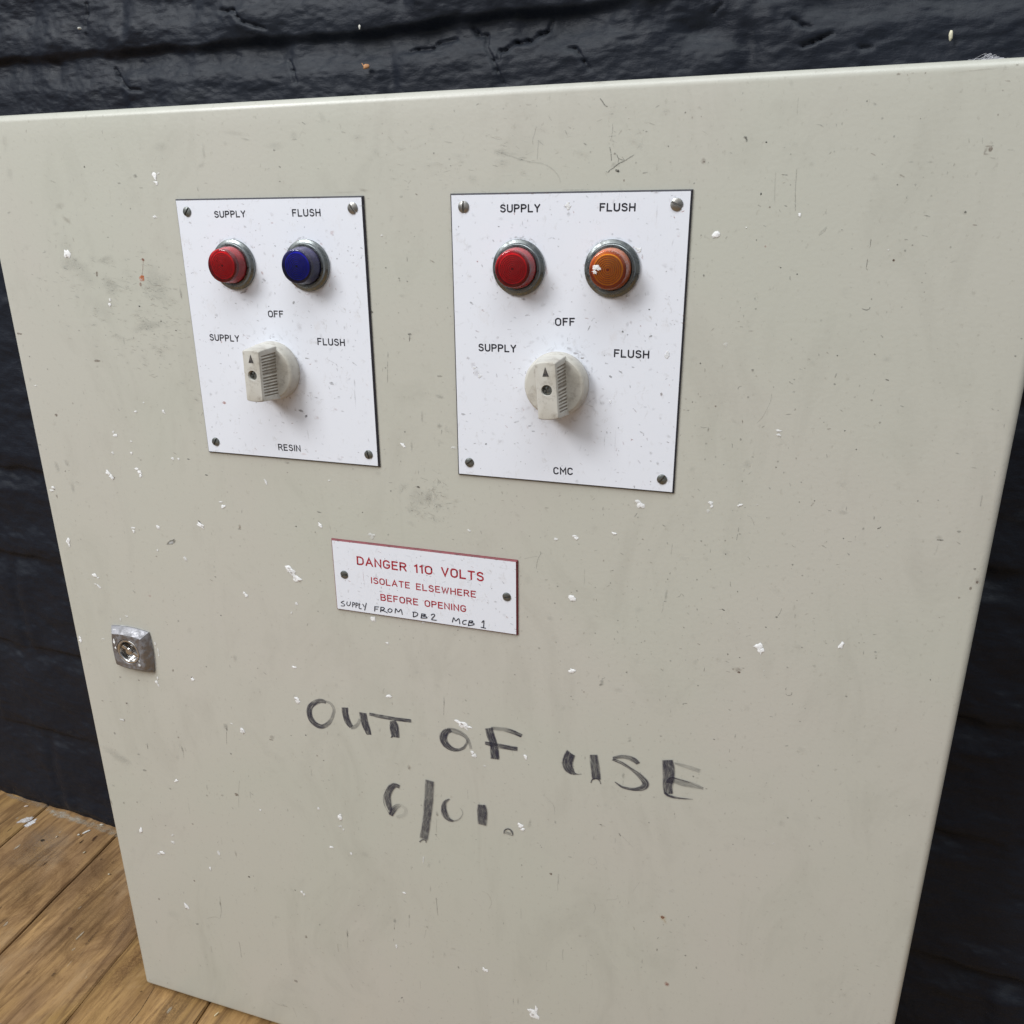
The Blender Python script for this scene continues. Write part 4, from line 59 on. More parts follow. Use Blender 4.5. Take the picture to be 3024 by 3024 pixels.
def area(name, pos, target, sx_, sy_, power, col):
    l = bpy.data.lights.new(name, 'AREA'); l.shape = 'RECTANGLE'; l.size = sx_; l.size_y = sy_
    l.energy = power; l.color = col
    o = bpy.data.objects.new(name, l); COL.objects.link(o)
    o.location = pos; o.rotation_euler = (Vector(target)-Vector(pos)).to_track_quat('-Z', 'Y').to_euler()
    return o
area('window_light', (-1.15, -1.75, 2.25), (0.3, 0, 0.4), 1.0, 1.1, 62, (0.97, 0.99, 1.0))
area('overhead_fill', (0.5, -1.1, 3.0), (0.4, 0, 0.3), 2.6, 1.2, 47, (0.93, 0.98, 1.0))  # added soft fill from above, not a known fixture

SC.view_settings.view_transform = 'Standard'; SC.view_settings.look = 'None'
SC.view_settings.exposure = 0; SC.view_settings.gamma = 1
SC.render.engine = 'CYCLES'
SC.cycles.transparent_max_bounces = 24

# ------------------------------------------------------------ node helpers
def mat(name):
    m = bpy.data.materials.new(name); m.use_nodes = True
    return m, m.node_tree, m.node_tree.nodes['Principled BSDF']
def N(nt, t, **kw):
    n = nt.nodes.new('ShaderNode'+t)
    for k, v in kw.items(): setattr(n, k, v)
    return n
def L(nt, a, b): nt.links.new(a, b)
def noise(nt, vec, scale, detail=3, rough=.5, dist=0):
    n = N(nt, 'TexNoise'); n.inputs['Scale'].default_value = scale; n.inputs['Detail'].default_value = detail
    n.inputs['Roughness'].default_value = rough; n.inputs['Distortion'].default_value = dist
    if vec: L(nt, vec, n.inputs['Vector'])
    return n.outputs['Fac']
def objco(nt, scale=(1, 1, 1), rot=(0, 0, 0)):
    t = N(nt, 'TexCoord'); mp = N(nt, 'Mapping'); mp.inputs['Scale'].default_value = scale; mp.inputs['Rotation'].default_value = rot
    L(nt, t.outputs['Object'], mp.inputs['Vector']); return mp.outputs[0]
def ramp(nt, fac, stops):
    r = N(nt, 'ValToRGB'); e = r.color_ramp.elements
    while len(e) < len(stops): e.new(.5)
    for k, (p, c) in enumerate(stops):
        e[k].position = p; e[k].color = (c, c, c, 1) if isinstance(c, (int, float)) else (*c, 1)
    L(nt, fac, r.inputs[0]); return r.outputs[0]
def mix(nt, fac, a, b, mode='MIX'):
    n = N(nt, 'Mix', data_type='RGBA', blend_type=mode)
    if isinstance(fac, (int, float)): n.inputs[0].default_value = fac
    else: L(nt, fac, n.inputs[0])
    for s, v in ((6, a), (7, b)):
        if isinstance(v, tuple): n.inputs[s].default_value = (*v, 1)
        else: L(nt, v, n.inputs[s])
    return n.outputs[2]
def math_(nt, op, a, b=None):
    n = N(nt, 'Math', operation=op)
    for s, v in ((0, a), (1, b)):
        if v is None: continue
        if isinstance(v, (int, float)): n.inputs[s].default_value = v
        else: L(nt, v, n.inputs[s])
    return n.outputs[0]
def bump(nt, bs, h, strength, dist):
    b = N(nt, 'Bump'); b.inputs['Strength'].default_value = strength; b.inputs['Distance'].default_value = dist
    L(nt, h, b.inputs['Height']); L(nt, b.outputs[0], bs.inputs['Normal'])

# ------------------------------------------------------------ materials
def m_door():
    m, nt, b = mat('grey_beige_enamel')
    o = objco(nt)
    tint = noise(nt, o, 7, 2, .5, .4)
    c = mix(nt, ramp(nt, tint, [(.35, 0), (.65, 1)]), (.496, .493, .430), (.512, .494, .440))
    fine = noise(nt, objco(nt, (1, 1, .8)), 330, 3, .7)
    c = mix(nt, ramp(nt, fine, [(.60, 0), (.74, .34)]), c, (.24, .22, .18))
    grime = noise(nt, objco(nt, (1.3, 1, .6)), 16, 6, .7, 1.2)
    c = mix(nt, ramp(nt, grime, [(.50, 0), (.78, .22)]), c, (.26, .25, .21))
    L(nt, c, b.inputs['Base Color'])
    r = noise(nt, o, 22, 4, .6)
    L(nt, math_(nt, 'ADD', math_(nt, 'MULTIPLY', r, .16), .26), b.inputs['Roughness'])
    b.inputs['Specular IOR Level'].default_value = .5
    bump(nt, b, math_(nt, 'ADD', noise(nt, o, 420, 1), math_(nt, 'MULTIPLY', noise(nt, o, 9, 1), 12)), .10, .0006)
    return m
def m_body():
    m, nt, b = mat('cabinet_body_enamel')
    n = noise(nt, objco(nt), 20, 4)
    L(nt, mix(nt, n, (.44, .43, .38), (.49, .475, .42)), b.inputs['Base Color']); b.inputs['Roughness'].default_value = .4
    return m
def m_white():
    m, nt, b = mat('white_engraving_laminate')
    o = objco(nt, (1, 1, .75))
    f = noise(nt, o, 260, 4, .75, .6)
    g = noise(nt, o, 34, 4, .6)
    f2 = ramp(nt, f, [(.58, 0), (.74, .6)])
    c = mix(nt, math_(nt, 'MULTIPLY', f2, ramp(nt, g, [(.35, .25), (.7, 1)])), (.765, .785, .85), (.42, .40, .38))
    c = mix(nt, ramp(nt, noise(nt, o, 60, 5, .7), [(.62, 0), (.85, .3)]), c, (.55, .48, .42))
    L(nt, c, b.inputs['Base Color']); b.inputs['Roughness'].default_value = .42
    bump(nt, b, f, .12, .0003)
    return m
def m_plain(name, col, rough=.5, metal=0, var=.25, scale=60, bmp=0, dirt=None):
    m, nt, b = mat(name)
    n = noise(nt, objco(nt), scale, 4, .6)
    d = tuple(v*(1-var) for v in col) if dirt is None else dirt
    L(nt, mix(nt, ramp(nt, n, [(.35, 0), (.75, 1)]), col, d), b.inputs['Base Color'])
    b.inputs['Roughness'].default_value = rough; b.inputs['Metallic'].default_value = metal
    if bmp: bump(nt, b, n, bmp, .0005)
    return m
def m_metal(name, col, rough, dirt, amount=.5, scale=260):
    m, nt, b = mat(name)
    n = noise(nt, objco(nt), scale, 5, .65)
    k = ramp(nt, n, [(.45, 0), (.72, amount)])
    L(nt, mix(nt, k, col, dirt), b.inputs['Base Color'])
    L(nt, math_(nt, 'SUBTRACT', 1, k), b.inputs['Metallic'])
    L(nt, math_(nt, 'ADD', rough, math_(nt, 'MULTIPLY', k, .4)), b.inputs['Roughness'])
    return m
def m_lens(name, col):
    """tinted clear plastic shell: transmits coloured light, fresnel gloss, dust where it faces up"""
    m, nt, b = mat(name); nt.nodes.remove(b)
    tr = N(nt, 'BsdfTransparent'); tr.inputs[0].default_value = (*col, 1)
    gl = N(nt, 'BsdfGlossy'); gl.inputs['Roughness'].default_value = .05; gl.inputs['Color'].default_value = (1, 1, 1, 1)
    fr = N(nt, 'Fresnel'); fr.inputs['IOR'].default_value = 1.45
    m1 = N(nt, 'MixShader'); L(nt, fr.outputs[0], m1.inputs[0]); L(nt, tr.outputs[0], m1.inputs[1]); L(nt, gl.outputs[0], m1.inputs[2])
    dust = N(nt, 'BsdfDiffuse'); dust.inputs[0].default_value = (.30+.3*col[0], .27+.2*col[1], .27+.2*col[2], 1)
    g = N(nt, 'NewGeometry'); sp = N(nt, 'SeparateXYZ'); L(nt, g.outputs['Normal'], sp.inputs[0])
    up = math_(nt, 'MAXIMUM', sp.outputs['Z'], 0.0)
    dn_ = ramp(nt, noise(nt, objco(nt), 380, 5, .7), [(.35, .25), (.7, 1)])
    fac = math_(nt, 'MULTIPLY', math_(nt, 'ADD', math_(nt, 'MULTIPLY', up, .40), .03), dn_)
    mx = N(nt, 'MixShader'); L(nt, fac, mx.inputs[0]); L(nt, m1.outputs[0], mx.inputs[1]); L(nt, dust.outputs[0], mx.inputs[2])
    L(nt, mx.outputs[0], nt.nodes['Material Output'].inputs[0])
    return m
def m_marks():
    m, nt, b = mat('dirt_marks')
    a = N(nt, 'Attribute', attribute_name='mark')
    L(nt, a.outputs['Color'], b.inputs['Base Color']); b.inputs['Roughness'].default_value = .6
    n = noise(nt, objco(nt, (1, 1, 1.6)), 700, 4, .75)
    n2 = ramp(nt, n, [(.36, .25), (.62, 1.0)])
    L(nt, math_(nt, 'MULTIPLY', a.outputs['Alpha'], n2), b.inputs['Alpha'])
    return m
def m_chip():
    m, nt, b = mat('white_filler_splat')
    a = N(nt, 'Attribute', attribute_name='mark')
    n = noise(nt, objco(nt), 900, 3, .6)
    L(nt, mix(nt, ramp(nt, n, [(.55, 0), (.78, .45)]), (.86, .86, .86), (.52, .49, .45)), b.inputs['Base Color'])
    L(nt, a.outputs['Alpha'], b.inputs['Alpha']); b.inputs['Roughness'].default_value = .6
    bump(nt, b, n, .6, .0006)
    return m
def m_marker():
    m, nt, b = mat('dry_marker_ink')
    uv = N(nt, 'UVMap', uv_map='stroke'); mp = N(nt, 'Mapping'); mp.inputs['Scale'].default_value = (.05, 4.4, 1)
    L(nt, uv.outputs[0], mp.inputs[0])
    n = noise(nt, mp.outputs[0], 3.2, 4, .7)
    a = N(nt, 'Attribute', attribute_name='mark')
    b.inputs['Base Color'].default_value = (.026, .027, .050, 1); b.inputs['Roughness'].default_value = .5
    st = ramp(nt, n, [(.37, .13), (.465, .70), (.565, 1.0)])
    L(nt, math_(nt, 'MULTIPLY', st, a.outputs['Alpha']), b.inputs['Alpha'])
    return m
def m_knob():
    m, nt, b = mat('aged_grey_plastic')
    o = objco(nt)
    n = noise(nt, o, 210, 5, .7); g = noise(nt, o, 60, 3)
    c = mix(nt, ramp(nt, g, [(.4, 0), (.7, 1)]), (.56, .54, .49), (.47, .44, .38))
    c = mix(nt, ramp(nt, n, [(.50, 0), (.70, .55)]), c, (.20, .165, .13))
    # dirt collected in the ribs
    ao = N(nt, 'NewGeometry'); pt = ramp(nt, ao.outputs['Pointiness'], [(.42, .75), (.50, 0)])
    c = mix(nt, pt, c, (.16, .13, .10))
    L(nt, c, b.inputs['Base Color']); b.inputs['Roughness'].default_value = .42
    bump(nt, b, n, .15, .0003)
    return m
def m_wall():
    m, nt, b = mat('black_painted_brick')
    o = objco(nt)
    st = objco(nt, (1, 1, 3.0))
    a = noise(nt, o, 6, 4, .6); s = noise(nt, st, 70, 5, .6, .2)
    c = mix(nt, ramp(nt, a, [(.35, 0), (.7, 1)]), (.0045, .0064, .0125), (.0085, .0115, .0190))
    c = mix(nt, ramp(nt, noise(nt, st, 20, 6, .72, .6), [(.62, 0), (.80, .30)]), c, (.070, .074, .072))
    c = mix(nt, ramp(nt, noise(nt, o, 260, 3, .7), [(.74, 0), (.80, .4)]), c, (.12, .12, .11))
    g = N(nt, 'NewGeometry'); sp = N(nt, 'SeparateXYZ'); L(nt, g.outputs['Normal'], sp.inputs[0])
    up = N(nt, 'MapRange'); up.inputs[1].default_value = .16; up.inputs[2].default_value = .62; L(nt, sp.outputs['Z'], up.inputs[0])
    c = mix(nt, math_(nt, 'MULTIPLY', up.outputs[0], ramp(nt, noise(nt, st, 45, 5, .75), [(.40, .12), (.66, .85)])), c, (.040, .044, .050))  # dust on upward faces, its paler colour also painting in light on the ledges
    L(nt, c, b.inputs['Base Color'])
    L(nt, math_(nt, 'ADD', math_(nt, 'MULTIPLY', s, .25), .42), b.inputs['Roughness'])
    b.inputs['Specular IOR Level'].default_value = .24
    h = math_(nt, 'ADD', math_(nt, 'MULTIPLY', s, 1.0), math_(nt, 'MULTIPLY', noise(nt, o, 300, 4, .65), .45))
    bump(nt, b, h, .42, .0016)
    return m
def m_floor():
    m, nt, b = mat('worn_floor_boards')
    at = N(nt, 'Attribute', attribute_name='plank')
    t = N(nt, 'TexCoord')
    va = N(nt, 'VectorMath', operation='ADD'); L(nt, t.outputs['Object'], va.inputs[0]); L(nt, at.outputs['Vector'], va.inputs[1])
    def M(sc, rz=0):
        p = N(nt, 'Mapping'); p.inputs['Scale'].default_value = sc; p.inputs['Rotation'].default_value = (0, 0, rz); L(nt, va.outputs[0], p.inputs[0]); return p.outputs[0]
    g = noise(nt, M((1, .09, 1)), 95, 6, .62, .9)
    g2 = noise(nt, M((1, .16, 1), .05), 22, 5, .6, 1.4)
    bl = noise(nt, M((1, .42, 1), .3), 9, 5, .6, .8)
    c = mix(nt, ramp(nt, g2, [(.32, 0), (.66, 1)]), (.215, .118, .042), (.515, .310, .128))
    c = mix(nt, ramp(nt, bl, [(.40, 0), (.62, .8)]), c, (.300, .180, .055))
    c = mix(nt, ramp(nt, noise(nt, M((1, .5, 1), -.4), 6, 4, .6, 1), [(.46, 0), (.64, .75)]), c, (.30, .180, .095))
    c = mix(nt, ramp(nt, noise(nt, M((1, .55, 1), .5), 30, 6, .72, 1.6), [(.50, 0), (.70, .6)]), c, (.12, .058, .022))
    c = mix(nt, ramp(nt, noise(nt, M((1, .8, 1), .2), 14, 5, .65, .6), [(.54, 0), (.66, .55)]), c, (.39, .26, .145))
    fg = noise(nt, M((1, .13, 1)), 260, 4, .75)
    c = mix(nt, ramp(nt, fg, [(.50, 0), (.68, .5)]), c, (.13, .065, .026))
    c = mix(nt, ramp(nt, g, [(.48, 0), (.68, .72)]), c, (.080, .036, .014))
    c = mix(nt, ramp(nt, noise(nt, M((1, .2, 1)), 60, 4, .7), [(.66, 0), (.74, .7)]), c, (.03, .016, .010))
    L(nt, c, b.inputs['Base Color'])
    L(nt, math_(nt, 'ADD', math_(nt, 'MULTIPLY', bl, .3), .34), b.inputs['Roughness'])
    bump(nt, b, math_(nt, 'ADD', g, g2), .5, .0012)
    return m
DOOR = m_door(); BODY = m_body(); WHITE = m_white(); MARK = m_marks(); CHIP = m_chip(); INK = m_marker(); KNOB = m_knob()
BLACKCORE = m_plain('black_laminate_core', (.035, .033, .045), .5, var=.4, scale=300)
REDCORE = m_plain('red_laminate_core', (.19, .022, .032), .5, var=.4, scale=300)
TXT_BLACK = m_plain('engraved_black', (.010, .010, .020), .6, var=.3, scale=900)
TXT_RED = m_plain('engraved_red', (.42, .018, .035), .55, var=.35, scale=900)
PENINK = m_plain('pen_ink', (.008, .012, .03), .4, var=.1)
ARROW = m_plain('black_pointer_paint', (.02, .02, .025), .6, dirt=(.14, .12, .10), scale=900)
GRIME = m_plain('grimy_grip_groove', (.30, .27, .22), .7, dirt=(.13, .105, .08), scale=300)
BEZEL = m_metal('dull_chrome', (.20, .215, .215), .27, (.13, .135, .125), .6)
SCREW = m_metal('steel_screw', (.34, .33, .31), .34, (.13, .11, .09), .7, 600)
SCREWD = m_metal('dull_zinc_screw', (.20, .21, .20), .42, (.10, .095, .08), .6, 600)
LOCKM = m_metal('cast_lock_metal', (.29, .285, .30), .50, (.24, .235, .245), .95, 240)
CHROME = m_metal('bright_chrome', (.50, .49, .48), .16, (.10, .08, .07), .45, 300)
REDL = m_lens('red_lens_plastic', (.95, .14, .24))
BLUEL = m_lens('blue_lens_plastic', (.12, .18, .78))
AMBL = m_lens('amber_lens_plastic', (.98, .80, .42))
REDC = (m_plain('red_fresnel_disc', (1.0, .03, .06), .25, var=.15, scale=120), m_plain('dark_red_rim', (.22, .004, .015), .4), m_plain('deep_red_cup', (.62, .03, .07), .5))
BLUEC = (m_plain('blue_fresnel_disc', (.03, .07, .95), .25, var=.2, scale=120), m_plain('dark_blue_rim', (.008, .010, .05), .4), m_plain('deep_blue_cup', (.03, .04, .14), .5))
AMBC = (m_plain('amber_fresnel_disc', (1.0, .50, .015), .25, var=.15, scale=120), m_plain('dark_amber_rim', (.42, .06, .01), .4), m_plain('deep_amber_cup', (.74, .20, .03), .5))
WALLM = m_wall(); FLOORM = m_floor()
GAP = m_plain('dark_floor_gap', (.012, .009, .008), .9, var=.4)

# ------------------------------------------------------------ object helpers
def link(name, me, parent=None, mats=()):
    o = bpy.data.objects.new(name, me); COL.objects.link(o)
    for x in mats: me.materials.append(x)
    if parent: o.parent = parent
    return o
def from_bm(name, bm, mats, parent=None, smooth=None):
    me = bpy.data.meshes.new(name); bm.to_mesh(me); bm.free()
    if smooth is not None:
        for p in me.polygons: p.use_smooth = True
        me.set_sharp_from_angle(angle=math.radians(smooth))
    return link(name, me, parent, mats)
def tag(o, label=None, cat=None, group=None, kind=None):
    for k, v in (('label', label), ('category', cat), ('group', group), ('kind', kind)):
        if v: o[k] = v
    return o
def place(o, x, y, z=0, rot=0):
    """o was modelled round its own origin (x right, y into the wall, z up; metres)"""
    o.location = loc(x, y, z); o.rotation_euler = (0, rot, 0)
def lathe(bm, prof, n=64, mi=0, rib=None):
    """profile of (radius, z) in mm, z negative = towards the viewer"""
    rings = []
    for r, z in prof:
        if r < 1e-6: rings.append([bm.verts.new((0, z/1000, 0))])
        else: rings.append([bm.verts.new((r/1000*math.cos(2*PI*k/n), z/1000, r/1000*math.sin(2*PI*k/n))) for k in range(n)])
    for a, b in zip(rings, rings[1:]):
        for k in range(n):
            k2 = (k+1) % n
            if len(a) == 1: f = bm.faces.new((a[0], b[k], b[k2]))
            elif len(b) == 1: f = bm.faces.new((a[k], b[0], a[k2]))
            else: f = bm.faces.new((a[k], b[k], b[k2], a[k2]))
            f.material_index = mi
    return rings

# ------------------------------------------------------------ marks, chips, strokes (flat layers on a plane)
PAL = dict(k=(.015, .015, .016), g=(.13, .125, .115), b=(.14, .085, .06), r=(.34, .04, .03), o=(.55, .14, .03), u=(.22, .05, .015),
           p=(.42, .17, .13), w=(.75, .75, .75), t=(.27, .20, .14), y=(.48, .30, .05))
class Layer:
    """collects faces in plane coordinates (mm: x, y down, lift towards the viewer) with colour+alpha per vertex"""
    def __init__(s): s.v = []; s.c = []; s.f = []; s.m = []; s.uv = []
    def add(s, pts, cols, faces, mi, uvs=None):
        b = len(s.v); s.v += pts; s.c += cols
        s.uv += uvs if uvs else [(0, 0)]*len(pts)
        for f in faces: s.f.append([b+i for i in f]); s.m.append(mi)
    def blob(s, x, y, rx, ry, ang, col, al, soft, lift, rnd, mi=1):
        n = 14 if max(rx, ry) < 3 else 26
        ca, sa = math.cos(math.radians(ang)), math.sin(math.radians(ang))
        jit = [rnd.uniform(.72, 1.22) for _ in range(n)]
        rr = [(0, 1)] + ([(.35, .86), (.65, .5), (.85, .2), (1.12, 0)] if soft else [(.6, 1), (.95, .85), (1.18, 0)])
        pts = [(x, y, lift)]; cs = [(*col, al)]
        for r, a in rr[1:]:
            for k in range(n):
                q = (jit[k]*.75+jit[k-1]*.25)*r
                u, v = rx*q*math.cos(2*PI*k/n), ry*q*math.sin(2*PI*k/n)
                pts.append((x+u*ca-v*sa, y+u*sa+v*ca, lift)); cs.append((*col, al*a))
        fs = [(0, 1+k, 1+(k+1) % n) for k in range(n)]
        for i in range(len(rr)-2):
            for k in range(n):
                a, b = 1+i*n+k, 1+i*n+(k+1) % n
                fs.append((a, a+n, b+n, b))
        s.add(pts, cs, fs, mi)
    def chip(s, x, y, rx, ry, ang, al, lift, rnd, mi=2):
        n = 12
        ca, sa = math.cos(math.radians(ang)), math.sin(math.radians(ang))
        jit = [rnd.choice((rnd.uniform(.5, .85), rnd.uniform(.9, 1.45))) for _ in range(n)]; jit = [jit[k]*.85+jit[k-1]*.15 for k in range(n)]
        rr = [(.5, 1, .9), (.88, 1, .6), (1.0, .8, .0), (1.12, 0, -.02)]
        h = min(.32, .10*min(rx, ry)+.05)
        pts = [(x, y, lift+h)]; cs = [(1, 1, 1, al)]
        for r, a, z in rr:
            for k in range(n):
                q = jit[k]*r
                u, v = rx*q*math.cos(2*PI*k/n), ry*q*math.sin(2*PI*k/n)
                zz = lift+max(0, h*z*rnd.uniform(.5, 1.4)) if z > 0 else lift
                pts.append((x+u*ca-v*sa, y+u*sa+v*ca, zz)); cs.append((1, 1, 1, al*a))
        fs = [(0, 1+k, 1+(k+1) % n) for k in range(n)]
        for i in range(len(rr)-1):
            for k in range(n):
                a, b = 1+i*n+k, 1+i*n+(k+1) % n
                fs.append((a, a+n, b+n, b))
        s.add(pts, cs, fs, mi)
    def ribbon(s, P, wid, alpha, col, lift, across=(0, 1, 1, 0), mi=1, taper=True):
        """P points, wid/alpha per point; across = alpha profile"""
        n = len(P); A = len(across); pts = []; cs = []; uvs = []; u = 0
        for i, (x, y) in enumerate(P):
            x0, y0 = P[max(0, i-1)]; x1, y1 = P[min(n-1, i+1)]
            dx, dy = x1-x0, y1-y0; d = math.hypot(dx, dy) or 1
            nx, ny = -dy/d, dx/d
            if 0 < i: u += math.hypot(x-P[i-1][0], y-P[i-1][1])
            t = i/(n-1); tp = 1
            if taper: tp = min(1, min(t, 1-t)*8+.25)
            for k, a in enumerate(across):
                v = k/(A-1)
                pts.append((x+nx*wid[i]*(v-.5)*(tp if taper else 1), y+ny*wid[i]*(v-.5)*(tp if taper else 1), lift))
                cs.append((*col, alpha[i]*a*(tp if taper else 1))); uvs.append((u, v*wid[i]*.16))
        fs = [(i*A+k, i*A+k+1, (i+1)*A+k+1, (i+1)*A+k) for i in range(n-1) for k in range(A-1)]
        s.add(pts, cs, fs, mi, uvs)
    def stroke(s, P, w, lift, mi=0):
        """solid rounded pen stroke"""
        n = len(P); h = w/2; Lf = []; Rt = []
        for i in range(n):
            a = P[max(0, i-1)]; b = P[i]; c = P[min(n-1, i+1)]
            d0 = Vector((b[0]-a[0], b[1]-a[1])); d1 = Vector((c[0]-b[0], c[1]-b[1]))
            if d0.length < 1e-9: d0 = d1
            if d1.length < 1e-9: d1 = d0
            d0.normalize(); d1.normalize()
            t = d0+d1
            if t.length < 1e-3: t = d0.copy()
            t.normalize(); nn = Vector((-t.y, t.x)); k = h/max(.45, nn.dot(Vector((-d0.y, d0.x))))
            Lf.append((b[0]+nn.x*k, b[1]+nn.y*k)); Rt.append((b[0]-nn.x*k, b[1]-nn.y*k))
        pts = [(*q, lift) for q in Lf]+[(*q, lift) for q in Rt]
        fs = [(i, i+1, n+i+1, n+i) for i in range(n-1)]
        for end in (0, 1):
            i = 0 if end == 0 else n-1; j = 1 if end == 0 else n-2
            d = Vector((P[i][0]-P[j][0], P[i][1]-P[j][1])).normalized(); base = math.atan2(d.y, d.x)
            st = len(pts); mseg = 6
            for k in range(1, mseg):
                a = base+PI/2-PI*k/mseg
                pts.append((P[i][0]+h*math.cos(a), P[i][1]+h*math.sin(a), lift))
            side = (i, n+i) if end == 1 else (n+i, i)
            fs.append([side[0]]+[st+k for k in range(mseg-1)]+[side[1]])
        s.add(pts, [(0, 0, 0, 1)]*len(pts), fs, mi)
    def build_into(s, verts, faces, mis, base_n, z0, ox=0, oy=0):
        """append to existing mesh lists (metres, local to a thing whose origin is loc(ox,oy,z0))"""
        off = len(verts)
        for (x, y, l) in s.v: verts.append(((x-ox)/1000, -l/1000, -(y-oy)/1000))
        for f, m_ in zip(s.f, s.m): faces.append([off+i for i in f]); mis.append(m_)
def layer_mesh(name, verts, faces, mis, cols, mats, parent, uvs=None, orient=True):
    me = bpy.data.meshes.new(name); me.from_pydata([tuple(v) for v in verts], [], faces)
    me.polygons.foreach_set('material_index', mis)
    ca = me.color_attributes.new('mark', 'FLOAT_COLOR', 'POINT')
    ca.data.foreach_set('color', np.array(cols, dtype=np.float32).ravel())
    if uvs:
        ul = me.uv_layers.new(name='stroke')
        for lp in me.loops: ul.data[lp.index].uv = uvs[lp.vertex_index]
    me.update()
    o = link(name, me, parent, mats)
    return o

def smooth_path(pts, per=8):
    """Catmull-Rom through rows of numbers"""
    P = [pts[0]]+list(pts)+[pts[-1]]; out = []
    for i in range(1, len(P)-2):
        a, b, c, d = P[i-1], P[i], P[i+1], P[i+2]
        for k in range(per):
            t = k/per
            out.append([.5*((2*b[j])+(-a[j]+c[j])*t+(2*a[j]-5*b[j]+4*c[j]-d[j])*t*t+(-a[j]+3*b[j]-3*c[j]+d[j])*t**3) for j in range(len(b))])
    out.append(list(P[-2])); return out

# ------------------------------------------------------------ single-line engraving alphabet
def ell(cx, cy, rx, ry, a0, a1, n=10):
    return [(cx+rx*math.cos(math.radians(a0+(a1-a0)*k/n)), cy+ry*math.sin(math.radians(a0+(a1-a0)*k/n))) for k in range(n+1)]
W_ = .56
GL = {
 'A': (.64, [[(0, 0), (.32, 1), (.64, 0)], [(.11, .33), (.53, .33)]]),
 'B': (.56, [[(0, .53), (0, 1), (.32, 1)]+ell(.32, .765, .21, .235, 90, -90)+[(0, .53)], [(0, .52), (0, 0), (.34, 0)]+ell(.34, .265, .22, .265, -90, 90)]),
 'C': (.56, [ell(.28, .7, .28, .3, 25, 180)+ell(.28, .3, .28, .3, 180, 335)]),
 'D': (.58, [[(0, 0), (0, 1), (.24, 1)]+ell(.24, .66, .34, .34, 90, 0)+ell(.24, .34, .34, .34, 0, -90)+[(0, 0)]]),
 'E': (.50, [[(.5, 1), (0, 1), (0, 0), (.5, 0)], [(0, .53), (.42, .53)]]),
 'F': (.48, [[(.48, 1), (0, 1), (0, 0)], [(0, .53), (.40, .53)]]),
 'G': (.58, [ell(.29, .7, .29, .3, 25, 180)+ell(.29, .3, .29, .3, 180, 360)+[(.58, .46), (.34, .46)]]),
 'H': (.56, [[(0, 0), (0, 1)], [(.56, 0), (.56, 1)], [(0, .52), (.56, .52)]]),
 'I': (.02, [[(.01, 0), (.01, 1)]]),
 'L': (.48, [[(0, 1), (0, 0), (.48, 0)]]),
 'M': (.66, [[(0, 0), (0, 1), (.33, .38), (.66, 1), (.66, 0)]]),
 'N': (.56, [[(0, 0), (0, 1), (.56, 0), (.56, 1)]]),
 'O': (.58, [ell(.29, .69, .29, .31, 0, 180)+ell(.29, .31, .29, .31, 180, 360)+[(.58, .69)]]),
 'P': (.54, [[(0, 0), (0, 1), (.29, 1)]+ell(.29, .74, .25, .26, 90, -90)+[(0, .48)]]),
 'R': (.56, [[(0, 0), (0, 1), (.29, 1)]+ell(.29, .75, .25, .25, 90, -90)+[(0, .50)], [(.30, .49), (.56, 0)]]),
 'S': (.54, [ell(.27, .75, .25, .25, 25, 210, 12)+ell(.27, .27, .27, .27, 60, -155, 14)]),
 'T': (.56, [[(0, 1), (.56, 1)], [(.28, .99), (.28, 0)]]),
 'U': (.56, [[(0, 1), (0, .28)]+ell(.28, .28, .28, .28, 180, 360)+[(.56, 1)]]),
 'V': (.60, [[(0, 1), (.30, 0), (.60, 1)]]),
 'W': (.80, [[(0, 1), (.2, 0), (.4, .85), (.6, 0), (.8, 1)]]),
 'Y': (.56, [[(0, 1), (.28, .48), (.56, 1)], [(.28, .47), (.28, 0)]]),
 '0': (.58, [ell(.29, .69, .29, .31, 0, 180)+ell(.29, .31, .29, .31, 180, 360)+[(.58, .69)]]),
 '1': (.20, [[(0, .84), (.18, 1), (.18, 0)]]),
}
def engrave(lay, word, x0, y0, x1, y1, h, w):
    gap = .30; nat = sum(GL[c][0] for c in word)+gap*(len(word)-1)
    sx_ = (math.hypot(x1-x0, y1-y0)-w)/nat; hh = h-w
    ang = math.atan2(y1-y0, x1-x0); ca, sa = math.cos(ang), math.sin(ang); cx = 0; k = 0
    for c in word:
        for st in GL[c][1]:
            P = []
            for (gx, gy) in st:
                u, v = w/2+(cx+gx)*sx_, -(w/2+gy*hh)
                q = (x0+u*ca-v*sa, y0+u*sa+v*ca)
                if not P or math.hypot(q[0]-P[-1][0], q[1]-P[-1][1]) > .02: P.append(q)
            lay.stroke(P, w, .03+.012*(k % 4)); k += 1
        cx += GL[c][0]+gap

# ============================================================ FLOOR
def wall_pt(u, y, d=0.0):
    """wall coordinates (mm along wall, mm down, mm into the wall)"""
    al = WALL[1]
    return ((u*math.cos(al)-d*math.sin(al)), y, WALL[0]+u*math.sin(al)+d*math.cos(al))

